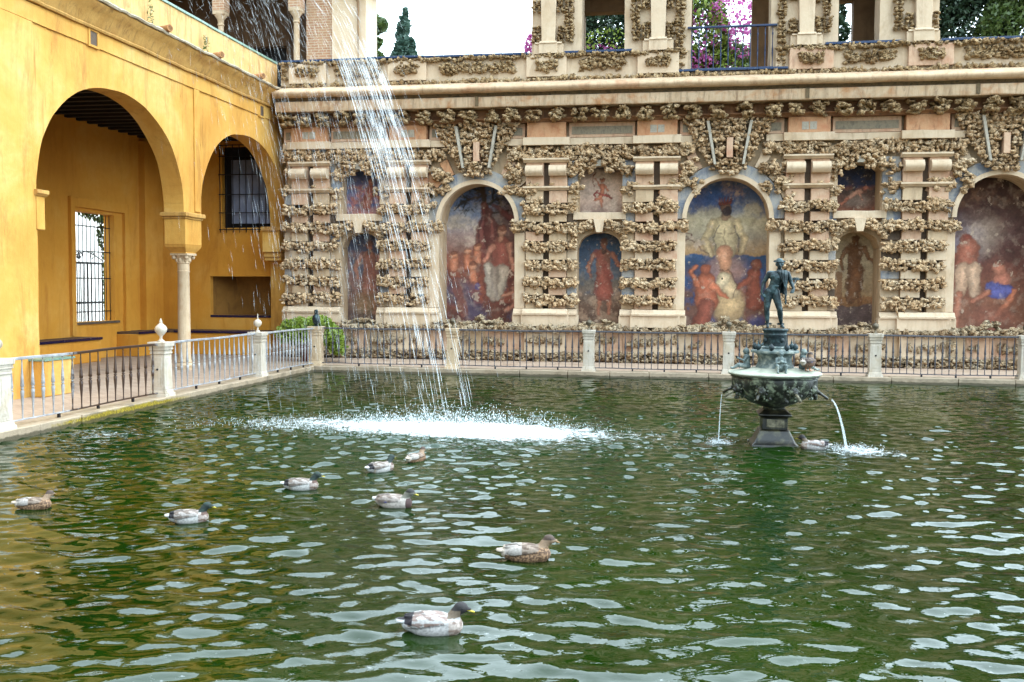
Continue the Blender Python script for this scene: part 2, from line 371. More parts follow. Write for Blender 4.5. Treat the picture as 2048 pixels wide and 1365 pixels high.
M_['basin_dark'] = bronze_mat('wet_black_stone', C(12,12,8), C(26,24,16), C(90,86,60), 0, .35, 7)
M_['rim'] = bronze_mat('pale_limescale_rim', C(140,146,126), C(190,192,172), C(214,212,194), 0, .6, 5)
M_['plaque'] = bronze_mat('pale_stone_plaque', C(48,46,34), C(118,112,90), C(160,152,126), 0, .8, 14)
def leaf_mat(name, a, b_, c, rough=.5, trans=.25):
    M, t, b = mat(name); P = pos(t)
    col = ramp(t, noise_n(t, P, 6.0, 9, .95), [(.34, a), (.5, b_), (.66, c)])
    t.links.new(col, b.inputs['Base Color']); b.inputs['Roughness'].default_value = rough
    tr = N(t, 'ShaderNodeBsdfTranslucent'); t.links.new(col, tr.inputs[0]); mx = N(t, 'ShaderNodeMixShader'); mx.inputs[0].default_value = trans
    t.links.new(b.outputs[0], mx.inputs[1]); t.links.new(tr.outputs[0], mx.inputs[2]); t.links.new(mx.outputs[0], t.nodes['Material Output'].inputs[0]); return M
M_['leaf_dark'] = leaf_mat('dark_evergreen_leaves', (.012,.03,.016,1), (.03,.06,.03,1), (.06,.10,.045,1))
M_['leaf_cyp'] = leaf_mat('cypress_foliage', (.03,.07,.06,1), (.06,.12,.09,1), (.11,.18,.12,1))
M_['leaf_mid'] = leaf_mat('green_leaves', (.03,.06,.015,1), (.08,.13,.03,1), (.22,.26,.09,1), .4, .35)
M_['leaf_lime'] = leaf_mat('lime_shrub_leaves', (.06,.12,.015,1), (.24,.34,.04,1), (.60,.60,.22,1), .4, .4)
M_['magenta'] = leaf_mat('magenta_bracts', (.34,.05,.22,1), (.52,.12,.38,1), (.70,.34,.58,1), .6, .4)
M_['bark'] = simple('bark', C(96,76,58), .9, bs=.6)

# ------------------------------------------------------------------ generic foliage, fused bodies
def leaves(blobs, n, size, name, mt, parent, aspect=.55, shell=.55):
    """n leaf-sized quads spread through ellipsoids (cx,cy,cz,rx,ry,rz,weight)"""
    w = np.array([b[6] for b in blobs], float); w /= w.sum(); idx = rng.choice(len(blobs), n, p=w); B = np.array([b[:6] for b in blobs])[idx]
    d = rng.normal(size=(n,3)); d /= np.linalg.norm(d, axis=1)[:,None]
    r = rng.random(n)**(1/3); r = shell+(1-shell)*r
    c = B[:,:3]+d*r[:,None]*B[:,3:]
    u = rng.normal(size=(n,3)); u /= np.linalg.norm(u, axis=1)[:,None]; v = np.cross(u, rng.normal(size=(n,3))); v /= np.linalg.norm(v, axis=1)[:,None]
    s = size*(.6+.8*rng.random(n))[:,None]
    V = np.stack([c-u*s, c+v*s*aspect, c+u*s, c-v*s*aspect], 1).reshape(-1,3)
    me = bpy.data.meshes.new(name); me.vertices.add(4*n); me.vertices.foreach_set('co', V.ravel())
    me.loops.add(4*n); me.loops.foreach_set('vertex_index', np.arange(4*n)); me.polygons.add(n)
    me.polygons.foreach_set('loop_start', np.arange(n)*4); me.polygons.foreach_set('loop_total', np.full(n, 4)); me.update()
    me.materials.append(mt); return link(name, me, parent)
def capsule(mb, a, b, ra, rb, seg=12):
    a = Vector(a); b = Vector(b); d = (b-a); L = d.length; d = d/L if L > 1e-6 else Vector((0,0,1))
    pts, rad = [], []
    for k in range(5):
        w = PI/2*k/4; pts.append(a-d*ra*math.cos(w)); rad.append(max(1e-4, ra*math.sin(w)))
    for k in range(5):
        w = PI/2*k/4; pts.append(b+d*rb*math.sin(w)); rad.append(max(1e-4, rb*math.cos(w)))
    ref = Vector((0,0,1)) if abs(d.z) < .9 else Vector((1,0,0)); u = d.cross(ref).normalized(); v = d.cross(u); n = len(mb.v)
    for p, r in zip(pts, rad):
        for k in range(seg):
            w = 2*PI*k/seg; mb.v.append(tuple(p+(u*math.cos(w)+v*math.sin(w))*r))
    for i in range(len(pts)-1):
        for k in range(seg):
            k2 = (k+1) % seg; mb.f.append((n+i*seg+k, n+(i+1)*seg+k, n+(i+1)*seg+k2, n+i*seg+k2))
    mb.f.append(tuple(n+k for k in range(seg))); mb.f.append(tuple(n+(len(pts)-1)*seg+k for k in range(seg))[::-1])
def fuse(mb, name, mt, voxel, smooth=4):
    o = bpy.data.objects.new('tmp', mb.mesh('tmp', None)); COL.objects.link(o)
    r = o.modifiers.new('r', 'REMESH'); r.mode = 'VOXEL'; r.voxel_size = voxel
    s = o.modifiers.new('s', 'SMOOTH'); s.factor = .5; s.iterations = smooth
    dg = bpy.context.evaluated_depsgraph_get(); me = bpy.data.meshes.new_from_object(o.evaluated_get(dg))
    bpy.data.objects.remove(o); me.name = name; me.materials.clear(); me.materials.append(mt)
    me.polygons.foreach_set('use_smooth', [True]*len(me.polygons)); return me
def setcol(me, cols):
    a = me.color_attributes.new('Col', 'FLOAT_COLOR', 'POINT'); a.data.foreach_set('color', np.asarray(cols, np.float32).ravel())

# slices of a wall with openings. t = running axis, d0/d1 = front/back depth
def wall_slices(mb, t0, t1, z0, z1, d0, d1, openings, axis='x', step=.35):
    cuts = {t0, t1}
    for (a, b, zb, fn, n) in openings:
        for i in (range(n+1) if isinstance(n, int) else []): cuts.add(round(a+(b-a)*i/n, 5))
        if not isinstance(n, int): cuts.update(n)
    ts = sorted(c for c in cuts if t0-1e-6 <= c <= t1+1e-6); full = [ts[0]]
    for c in ts[1:]:
        k = max(1, math.ceil((c-full[-1])/step)); a = full[-1]
        for i in range(1, k+1): full.append(a+(c-a)*i/k)
    P = lambda t, d, z: (t, d, z) if axis == 'x' else (d, t, z)
    def col(ta, tb, za0, za1, zb0, zb1, reveal=False):
        n = max(1, round((min(zb0-za0, zb1-za1))/step))
        for i in range(n):
            f, g = i/n, (i+1)/n
            A0 = za0+(zb0-za0)*f; A1 = za0+(zb0-za0)*g; B0 = za1+(zb1-za1)*f; B1 = za1+(zb1-za1)*g
            for d in (d0, d1): mb.quad(P(ta,d,A0), P(tb,d,B0), P(tb,d,B1), P(ta,d,A1))
        mb.quad(P(ta,d0,za0), P(tb,d0,za1), P(tb,d1,za1), P(ta,d1,za0))
        mb.quad(P(ta,d0,zb0), P(tb,d0,zb1), P(tb,d1,zb1), P(ta,d1,zb0))
    def vert(t, za, zb):
        n = max(1, round((zb-za)/step))
        for i in range(n):
            a = za+(zb-za)*i/n; b = za+(zb-za)*(i+1)/n; mb.quad(P(t,d0,a), P(t,d1,a), P(t,d1,b), P(t,d0,b))
    for a, b in zip(full[:-1], full[1:]):
        mid = (a+b)/2; op = [o for o in openings if o[0] < mid < o[1]]
        if not op: col(a, b, z0, z0, z1, z1)
        else:
            o = op[0]; fa, fb = o[3](a+1e-4), o[3](b-1e-4)
            if o[2] > z0+.001: col(a, b, z0, z0, o[2], o[2])
            if min(fa, fb) < z1-.001: col(a, b, fa, fb, z1, z1)
    for (a, b, zb, fn, n) in openings:
        vert(a, max(z0, zb), fn(a)); vert(b, max(z0, zb), fn(b))
    vert(t0, z0, z1); vert(t1, z0, z1); return mb


# ================================================================== SETTING
GZ = .15
PX0, PX1, PY0, PY1 = -9.95, 13.5, -1.2, 26.15          # pool edges
def st(name, mb, mt, **k):
    o = mb.build(name, mt); o['kind'] = 'structure'; return o
g = MB()
for a in ((-600,600,31.9,900),(-600,600,-600,-8),(-600,-26,-8,31.9),(16,600,-8,31.9)): g.box(a[0],a[1],a[2],a[3],-.6,.05)
M_['earth'] = plaster('garden_earth', C(120,104,70), C(150,130,92), C(96,88,56), .3, C(80,74,44))
st('ground', g, M_['earth'])
g = MB(); g.box(-26, PX0-.45, -8, 31.9, -.6, GZ); st('courtyard_floor', g, M_['paving'])
g = MB(); g.box(PX0-.45, 16, PY1+.42, 31.9, -.6, GZ)
g.box(PX1+.3, 16, -8, PY1+.42, -.6, GZ); g.box(PX0-.45, PX1+.3, -8, PY0-.3, -.6, GZ); st('walkway', g, M_['slab'])
g = MB(); g.box(PX0-.6, PX1+.3, PY0-.3, PY1+.5, -1.5, -1.3); st('pool_floor', g, M_['moss'])
g = MB()
g.box(PX0-.44, PX0, PY0-.3, PY1+.41, -1.3, -.06); g.box(PX0, PX1+.3, PY1, PY1+.41, -1.3, -.06)
g.box(PX1, PX1+.3, PY0, PY1, -1.3, -.06); g.box(PX0, PX1+.3, PY0-.3, PY0, -1.3, -.06); st('pool_wall', g, M_['moss'])
kerb = empty('pool_kerb', kind='structure')
def kerb_run(axis, t0, t1, d0, d1):
    t = t0
    while t < t1-.05:
        L = min(random.uniform(1.0, 1.7), t1-t); e = random.uniform(-.012, .012)
        b = MB()
        if axis == 'y': b.box(d0, d1+e, t+.006, t+L-.006, -.058, GZ+.012+e*.5, .2)
        else: b.box(t+.006, t+L-.006, d0+e, d1, -.058, GZ+.012+e*.5, .2)
        b.jitter(.014, 3); b.build('kerb_stone', M_['kerb'], kerb, smooth=40, bevel=.015); t += L
kerb_run('y', -1.5, PY1+.40, PX0-.44, PX0+.02); kerb_run('x', PX0+.03, PX1, PY1-.02, PY1+.41)

# water : real waves. long crests running roughly across the view, fading rings from the splash
DUCKPOS = [(-1.62,6.5),(-1.27,8.42),(-2.98,10.2),(-4.79,9.15),(-6.68,9.4),(-4.3,10.9),(-3.73,12.15),(-3.48,12.95),(2.0,15.15)]
def wave_height(X, Y):
    r = np.random.default_rng(5); H = np.zeros_like(X)
    for i in range(170):
        lam = float(np.exp(r.uniform(np.log(.12), np.log(.62)))); k = 2*PI/lam
        th = r.normal(PI/2+.10, .55); sl_ = .0150 if lam > .38 else (.0215 if lam > .17 else .017)
        wx = .35*np.sin(X*.7+i*1.3)+.25*np.sin(Y*.6+i*2.1)
        H += sl_/k*np.sin(k*(X*math.cos(th)+Y*math.sin(th))+r.uniform(0, 2*PI)+wx*2.0)
    gx, gy = X+4.2, Y-16.2; d = np.sqrt(gx*gx+(gy*1.4)**2)
    ch = .75+.5*np.exp(-((d-3)/5)**2)
    H = H*ch
    d2 = np.sqrt((X-2.45)**2+(Y-15.2)**2); H += .004*np.exp(-d2/1.2)*np.sin(d2*28)
    for dx_, dy_ in DUCKPOS:
        dd = np.sqrt((X-dx_)**2+(Y-dy_)**2); H += .0035*np.exp(-dd/.45)*np.sin(dd*34)*np.clip(dd/.2, 0, 1)
    H += .02*np.exp(-(np.maximum(0, d-1.2)/1.3)**2)*np.random.default_rng(1).normal(size=X.shape)*.5
    return H
nx, ny = 560, 700
ys = PY0+(PY1-PY0)*np.linspace(0, 1, ny)
xs = PX0+(PX1-PX0)*np.linspace(0, 1, nx); XX, YY = np.meshgrid(xs, ys); ZZ = wave_height(XX, YY)
me = bpy.data.meshes.new('pool_water'); V = np.stack([XX, YY, ZZ], -1).reshape(-1,3); me.vertices.add(len(V)); me.vertices.foreach_set('co', V.ravel())
ii = (np.arange(ny-1)[:,None]*nx+np.arange(nx-1)[None,:]).ravel(); F = np.stack([ii, ii+1, ii+nx+1, ii+nx], 1); nf = len(F)
me.loops.add(nf*4); me.loops.foreach_set('vertex_index', F.ravel()); me.polygons.add(nf); me.polygons.foreach_set('loop_start', np.arange(nf)*4)
me.polygons.foreach_set('loop_total', np.full(nf, 4)); me.polygons.foreach_set('use_smooth', np.ones(nf, bool)); me.update()
M, t, b = mat('green_pool_water'); P = pos(t)
murk = ramp(t, noise_n(t, P, .22, 4, .6), [(.35, (.0025,.011,.0008,1)), (.65, (.008,.021,.001,1))])
b.inputs['IOR'].default_value = 1.333; b.inputs['Roughness'].default_value = .02
# white water: aerated foam lies where the jet lands
s = N(t, 'ShaderNodeSeparateXYZ'); t.links.new(P, s.inputs[0])
def patch(cx, cy, rx, ry, rot=0):
    mp = N(t, 'ShaderNodeMapping', vector_type='TEXTURE'); mp.inputs['Location'].default_value = (cx, cy, 0); mp.inputs['Rotation'].default_value = (0,0,rot)
    mp.inputs['Scale'].default_value = (rx, ry, 1000); t.links.new(P, mp.inputs[0]); gr = N(t, 'ShaderNodeTexGradient', gradient_type='SPHERICAL'); t.links.new(mp.outputs[0], gr.inputs[0]); return gr.outputs['Fac']
def madd(a, k, c):
    n = N(t, 'ShaderNodeMath', operation='MULTIPLY_ADD'); n.inputs[1].default_value = k; t.links.new(a, n.inputs[0])
    if isinstance(c, float): n.inputs[2].default_value = c
    else: t.links.new(c, n.inputs[2])
    return n.outputs[0]
fo = noise_n(t, scl(t, P, (.8, 1.3, 1)), 5.5, 10, .78, .8)
fo = madd(fo, 1.6, -.30); fo = madd(noise_n(t, P, 26, 4, .8), .55, madd(fo, 1.0, -.30)); acc = madd(patch(-3.2, 16.0, 2.7, 1.1), .44, fo); acc = madd(patch(-5.2, 16.2, 3.4, 1.3), .40, acc); acc = madd(patch(-2.2, 15.5, 3.4, 2.2), .26, acc)
acc = madd(patch(2.75, 15.0, .8, .45), .42, acc); acc = madd(patch(.62, 15.45, .34, .22), .4, acc); acc = madd(patch(-8.9, 14.3, 1.5, 1.0), .2, acc)
foam = ramp(t, acc, [(.66, G0), (.84, (.35,.35,.35,1)), (.98, G1)])
cl = madd(patch(-4, 15.2, 6.5, 5.5), 1.0, 0.0); body = mixc(t, cl, murk, (.006, .024, .008, 1))
t.links.new(mixc(t, foam, body, (.80,.84,.86,1)), b.inputs['Base Color'])
rg = N(t, 'ShaderNodeMapRange'); t.links.new(foam, rg.inputs[0]); rg.inputs[3].default_value = .02; rg.inputs[4].default_value = .6; t.links.new(rg.outputs[0], b.inputs['Roughness'])
h1 = noise_n(t, scl(t, P, (1, 1.6, 1)), 15, 4, .6, .4)
h2 = noise_n(t, scl(t, P, (1, 1.7, 1)), 7, 3, .5, .5); bump(t, b, h2, .12, .02)
me.materials.append(M); wo = link('pool_water', me); wo['kind'] = 'structure'

# ================================================================== TUFA WALL (north side)
wall = empty('grotto_wall', (1, 30, GZ), label='long ornate wall crusted with knobbly tufa rock and faded frescoes behind the pool', cat='wall')
def wp(mb, name, mt, smooth=False, bevel=0, jit=.012, **k):
    if jit: mb.jitter(jit)
    o = mb.build(name, M_[mt], wall, smooth, bevel, **k); o.matrix_parent_inverse = Matrix.Translation((-1, -30, -GZ)); return o
zf = lambda z30, Y: 2.35+(z30-2.35)*Y/30.0
LUMPS = []                      # (x,y,z, sx,sy,sz, tone)
def lump(x, y, z, sx, sy=None, sz=None, tone=0): LUMPS.append((x, y, z, sx, sy or sx, sz or sx, tone))
def band(x0, x1, z, h, y, depth=.2, tone=0, dens=1.0, wob=.25, sz=.13):
    """row of tufa clumps: two or three staggered courses of uneven rocks"""
    sz = sz*.82; n = max(2, int((x1-x0)/sz*1.25*dens)); ph = random.uniform(0, 9)
    for i in range(n):
        x = x0+(x1-x0)*(i+.5)/n
        off = wob*h*math.sin(x*2.3+ph)*.5+random.uniform(-.04, .04)
        for j in range(3 if h > .2 else 1):
            if random.random() < .08: continue
            zz = z+off+(h*.30*(1-j) if h > .2 else 0)+random.uniform(-.05, .05)*h/.36
            xx = min(max(x+random.uniform(-.06, .06), x0+.04), x1-.04); e = random.choice((random.uniform(.5,.9), random.uniform(.8,1.5)))
            lump(xx, y-depth*random.uniform(.15, .75), zz, sz*e, sz*random.uniform(.8, 1.2), (h*.24 if h > .2 else h*.5)*random.uniform(.7, 1.45), tone)

X0W, X1W = -12.3, 14.6
BIG = [(-6.11, 1.19, 4.34), (1.35, 1.21, 4.42), (8.83, 1.21, 4.42)]
SMALL = [(-10.46, -9.20, .55), (-3.05, -1.72, .5), (4.42, 5.65, 1.0)]
PIER = [-11.4, -8.24, -3.98, -.71, 3.58, 6.79, 11.1]
def archf(cx, r, zs):
    return lambda t: zs+math.sqrt(max(0, r*r-(t-cx)**2))
def lowarch(a, b, zs, rise):
    return lambda t: zs+rise*math.sqrt(max(0, 1-((t-(a+b)/2)/((b-a)/2))**2))
ZW = 7.8
# lower storey body in two tiers so the small bays can carry two openings
ops_low = [(c-r, c+r, 1.15, archf(c, r, zs), 20) for c, r, zs in BIG]+[(a, b, 1.3, lowarch(a, b, 3.55, .5), 12) for a, b, d in SMALL]
ops_up = [(a+.02, b-.02, 4.62, lowarch(a, b, 5.75, .28), 10) for a, b, d in SMALL]
bodyA = MB()
segs = [X0W]+[-10.9, -8.9, -3.4, -1.3, 4.0, 6.1]+[X1W]
# tier 1 includes the whole big arches in their own slices; small bays are split at the shelf
for i in range(len(segs)-1):
    a, b_ = segs[i], segs[i+1]
    small = i in (1, 3, 5)
    if small:
        wall_slices(bodyA, a, b_, GZ-.1, 4.45, 30.0, 31.2, [o for o in ops_low if a < o[0] < b_])
        wall_slices(bodyA, a, b_, 4.45, ZW, 30.0, 31.2, [o for o in ops_up if a < o[0] < b_])
    else: wall_slices(bodyA, a, b_, GZ-.1, ZW, 30.0, 31.2, [o for o in ops_low if a < o[0] < b_])
wp(bodyA, 'wall_body', 'cream', smooth=30)
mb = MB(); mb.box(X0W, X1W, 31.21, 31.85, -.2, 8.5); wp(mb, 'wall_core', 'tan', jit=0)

# low zone behind the railing: panels with rose and cream blocks
x = X0W; k = 0
while x < X1W:
    w = random.uniform(.42, .75)
    mb = MB(); mb.box(x+.004, min(x+w, X1W)-.004, 29.72+random.uniform(-.012, .012), 30.0, .4, 1.06, .3)
    wp(mb, 'base_block', ['cream_clean', 'pink', 'cream', 'cream_clean', 'pink'][random.randrange(5)], bevel=.008); x += w
for c in PIER:
    mb = MB(); mb.box(c-.62, c+.62, 29.58, 29.72, .4, 1.06, .3); wp(mb, 'base_pilaster', 'cream_clean', bevel=.01)
band(X0W, X1W, .31, .26, 29.66, .14, 2, 1.0, .12, .14)
band(X0W, X1W, 1.14, .17, 29.6, .26, 2, 1.5, .1, .13); band(X0W, X1W, 1.17, .14, 29.86, .2, 2, 1.0, .1, .15)
for a, b_ in [(-11.2,-9.9),(-9.4,-7.9),(-7,-6.2),(-5.9,-5.2),(-4.5,-3.4),(-2.9,-1.9),(-1.5,.0),(.3,.7),(1.4,2.5),(3.2,4.5),(5,5.8),(6.4,7.6),(8,8.3),(8.8,9.6),(10.4,11.8)]:
    band(a, b_, .76, .2, 29.58 if any(abs((a+b_)/2-c) < .6 for c in PIER) else 29.7, .1, 2, .8, .6, .11)
# mounds of rockwork in front of the niches
for c, r, zs in BIG: 
    for i in range(46):
        u = random.uniform(-1.15, 1.15); hh = .30*(.55+.45*math.sin(u*4.2+c))*math.sqrt(max(0, 1-(u/1.2)**2))
        lump(c+u*1.1, random.uniform(29.5, 29.95), 1.2+hh*random.random(), random.uniform(.10,.2), .14, random.uniform(.05,.10), 2)
for a, b_, d in SMALL:
    for i in range(18):
        u = random.uniform(0, 1); hh = .22*math.sin(u*PI); lump(a+(b_-a)*u, random.uniform(29.55, 29.95), 1.2+hh*random.random(), random.uniform(.1,.18), .13, random.uniform(.05,.09), 2)

# pier groups
ROWZ = [4.74, 4.19, 3.62, 3.06, 2.53, 2.0]
left_edges = {0: (X0W, -10.46), 1: (-9.20, -7.30), 2: (-4.92, -3.05), 3: (-1.72, .14), 4: (2.56, 4.42), 5: (5.65, 7.62), 6: (10.04, 12.2)}
for pi_, c in enumerate(PIER):
    L, Rr = left_edges[pi_]; hw = .62
    bl, brr = (pi_ in (2, 4, 6)), (pi_ in (1, 3, 5))      # big niche on that side -> pale jamb strip
    # pedestal and base moulding
    mb = MB(); mb.box(L-.06 if pi_ else L, Rr+.06, 29.62, 30.0, 1.2, 1.55, .3); mb.box(c-hw-.1, c+hw+.1, 29.5, 29.62, 1.2, 1.55, .3); wp(mb, 'pedestal', 'cream_clean', bevel=.012)
    mb = MB(); mb.extr([(30.0,1.55),(29.56,1.55),(29.55,1.60),(29.62,1.63),(29.66,1.70),(29.68,1.73),(30.0,1.73)], L-.03 if pi_ else L, Rr+.03, step=.3)
    mb.extr([(29.7,1.551),(29.44,1.551),(29.43,1.60),(29.50,1.63),(29.54,1.70),(29.56,1.735),(29.7,1.735)], c-hw-.06, c+hw+.06, step=.3); wp(mb, 'base_moulding', 'cream_clean', smooth=35)
    # recess paint in slot and between, side strips
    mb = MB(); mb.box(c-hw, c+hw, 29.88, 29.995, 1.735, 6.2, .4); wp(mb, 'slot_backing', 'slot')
    mb = MB()
    jl = L+.30 if bl else L; jr = Rr-.30 if brr else Rr
    if L < c-hw-.05: mb.box(L+.0, c-hw-.003, 29.86, 29.995, 1.735, 4.0 if bl else 5.4, .3)
    if Rr > c+hw+.05: mb.box(c+hw+.003, Rr, 29.86, 29.995, 1.735, 4.0 if brr else 5.4, .3)
    wp(mb, 'side_strip', 'cream', bevel=.01)
    if bl or brr:
        a, b_ = (L, jl) if bl else (jr, Rr)
        mb = MB(); mb.box(a-.02, b_, 29.74, 29.86, 1.735, 4.02, .3); wp(mb, 'niche_jamb', 'cream_clean', bevel=.015)
    # stone blocks of the two strips, split by the slot
    sl = .085
    zt = [(1.74, 1.86+.05)]+[(ROWZ[i+1]+.14, ROWZ[i]-.14) for i in range(5)][::-1]+[(4.9, 5.26)]
    for (za, zb) in zt:
        for sgn in (-1, 1):
            a, b_ = (c-hw, c-sl) if sgn < 0 else (c+sl, c+hw)
            mb = MB(); e = random.uniform(-.015, .015); mb.box(a+.004, b_-.004, 29.7+e, 29.88, za+.003, zb, .2)
            up = za > 3.7
            wp(mb, 'stone_block', random.choice(['pink', 'pink', 'cream'] if up else ['cream_clean', 'cream', 'cream_clean', 'pink']), bevel=.012)
        for (a, b_) in ((jl, c-hw), (c+hw, jr)):
            if b_-a > .12:
                mb = MB(); mb.box(a+.01, b_-.01, 29.8, 29.86, za+.01, zb-.01, .2); wp(mb, 'stone_block', random.choice(['cream', 'bluering', 'cream_clean', 'slot']), bevel=.01)
    # tufa rows
    for ri, z in enumerate(ROWZ):
        a, b_ = jl-.02, jr+.02
        if ri == 0: a, b_ = (c-hw-.05 if bl else L+.02), (c+hw+.05 if brr else Rr-.02)
        if ri == 1: a, b_ = L-(.12 if bl else -.02), Rr+(.12 if brr else -.02)
        band(a, b_, z, .29, 29.72, .2, 0, 1.0, .22, .12)
    # upper part: ledge, two scroll blocks, shelf
    for z0 in (5.27, 6.1):
        mb = MB(); mb.extr([(29.9,z0),(29.66,z0),(29.62,z0+.04),(29.56,z0+.07),(29.56,z0+.12),(29.9,z0+.13)], c-hw-.07, c+hw+.07, step=.3); wp(mb, 'ledge', 'cream_clean', smooth=35, jit=.008)
    for sgn in (-1, 1):
        a, b_ = (c-hw, c-sl) if sgn < 0 else (c+sl, c+hw)
        mb = MB(); mb.box(a+.004, b_-.004, 29.72, 29.88, 5.405, 6.098, .2); wp(mb, 'capital_block', 'pink', bevel=.01)
        mb = MB(); pr = [(29.72,6.0),(29.50,6.0)]+[(29.52-.10*math.sin(PI*i/8), 6.0-.30*i/8) for i in range(1,9)]+[(29.72,5.70)]
        mb.extr(pr, a+.01, b_-.01, step=.2); wp(mb, 'scroll_block', 'whitescroll' if 'whitescroll' in M_ else 'cream_clean', smooth=40, jit=.006)
        if random.random() < .5: lump(random.uniform(a, b_), 29.68, 5.47, .09, .05, .05, 0)
    # side clumps beside the capitals
    for side in (-1, 1):
        edge = (Rr if side > 0 else L); big = (brr if side > 0 else bl)
        if pi_ == 0 and side < 0: edge = L+.1
        for zc in (5.85, 5.32):
            cx = (c+side*(hw+.05)+edge)/2 if not big else c+side*(hw+.24+.25*(zc < 5.6))
            for _ in range(12): lump(cx+random.gauss(0, .13), 29.72+random.uniform(-.05, .12), zc+random.gauss(0, .10), random.uniform(.08,.14), .12, random.uniform(.06,.1), 0)
        if not big:
            mb = MB(); a, b_ = sorted((c+side*(hw+.01), edge)); mb.box(a, b_, 29.86, 29.995, 5.4, 6.15, .3); wp(mb, 'side_strip', random.choice(['bluering','cream']), bevel=.01)

# big niche surrounds: painted ring, voussoir rocks, keystone fan
def ring(mb, cx, zs, ra, rb, y0, y1, n=28, a0=0, a1=PI):
    for i in range(n):
        q0, q1 = a0+(a1-a0)*i/n, a0+(a1-a0)*(i+1)/n
        p = lambda r, q, y: (cx+r*math.cos(q), y, zs+r*math.sin(q))
        mb.quad(p(ra,q0,y0), p(rb,q0,y0), p(rb,q1,y0), p(ra,q1,y0)); mb.quad(p(ra,q0,y0), p(ra,q1,y0), p(ra,q1,y1), p(ra,q0,y1)); mb.quad(p(rb,q0,y0), p(rb,q1,y0), p(rb,q1,y1), p(rb,q0,y1))
    return mb
for c, r, zs in BIG:
    mb = ring(MB(), c, zs, r-.03, r+.10, 29.76, 30.02); wp(mb, 'arch_moulding', 'cream_clean', smooth=40, jit=.008)
    mb = ring(MB(), c, zs, r+.10, r+.42, 29.84, 30.02)
    wp(mb, 'arch_ring', 'bluering', smooth=40, jit=.01)
    for q in [R(a) for a in (14, 33, 52, 128, 147, 166)]:
        cx, cz = c+(r+.62)*math.cos(q), zs+(r+.62)*math.sin(q)
        for _ in range(13): lump(cx+random.gauss(0,.13), 29.72+random.uniform(-.08,.1), cz+random.gauss(0,.12), random.uniform(.09,.15), .13, random.uniform(.07,.12), 0)
    for q in [R(a) for a in (24, 43, 60, 120, 137, 156)]:
        mb = MB(); u = Vector((math.cos(q), 0, math.sin(q))); w_ = Vector((-math.sin(q), 0, math.cos(q)))
        o_ = Vector((c, 0, zs)); pts = [o_+u*(r+.44)+w_*.10, o_+u*(r+.44)-w_*.10, o_+u*(r+.95)-w_*.14, o_+u*(r+.95)+w_*.14]
        n0 = len(mb.v); mb.v += [(p.x, 29.83, p.z) for p in pts]+[(p.x, 30.01, p.z) for p in pts]
        mb.f += [(0,1,2,3),(4,7,6,5),(0,4,5,1),(1,5,6,2),(2,6,7,3),(3,7,4,0)]; wp(mb, 'voussoir', random.choice(['pink','orange','cream_clean']), bevel=.01)
    # keystone fan: two grey strips and a small rose block among the rocks
    for sgn in (-1, 1):
        mb = MB(); pp = [(.36, 5.95), (.43, 5.95), (.66, 7.2), (.57, 7.2)]
        mb.v += [(c+sgn*p, 29.50, z) for p, z in pp]+[(c+sgn*p, 29.9, z) for p, z in pp]
        mb.f += [(0,1,2,3),(4,7,6,5),(0,4,5,1),(1,5,6,2),(2,6,7,3),(3,7,4,0)]; wp(mb, 'keystone_strip', 'strip', bevel=.01)
    mb = MB(); mb.box(c-.07, c+.11, 29.52, 29.9, 6.15, 6.72, .2); wp(mb, 'keystone', 'pink', bevel=.01)
    z = 5.75
    while z < 7.25:
        hwid = .38+.85*((z-5.7)/1.5)**1.05+(.0 if z < 6.3 else .02)
        x = -hwid
        while x < hwid:
            sidx = abs(x)-(.39+.22*(z-5.95)/1.25)
            if abs(sidx) > .055 and not (-.13 < x < .17 and 6.1 < z < 6.75):
                lump(c+x+random.uniform(-.02,.02), 29.72+random.uniform(-.13, .05), z+random.uniform(-.03,.03), random.uniform(.07,.13), .12, random.uniform(.06,.10), 0)
            x += random.uniform(.085, .13)
        z += .115
    # reveal rockwork at the springing
    for side in (-1, 1):
        for _ in range(6): lump(c+side*(r+.02), 29.72+random.uniform(-.08, .1), 4.19+random.gauss(0, .07), .12, .12, .09, 0)

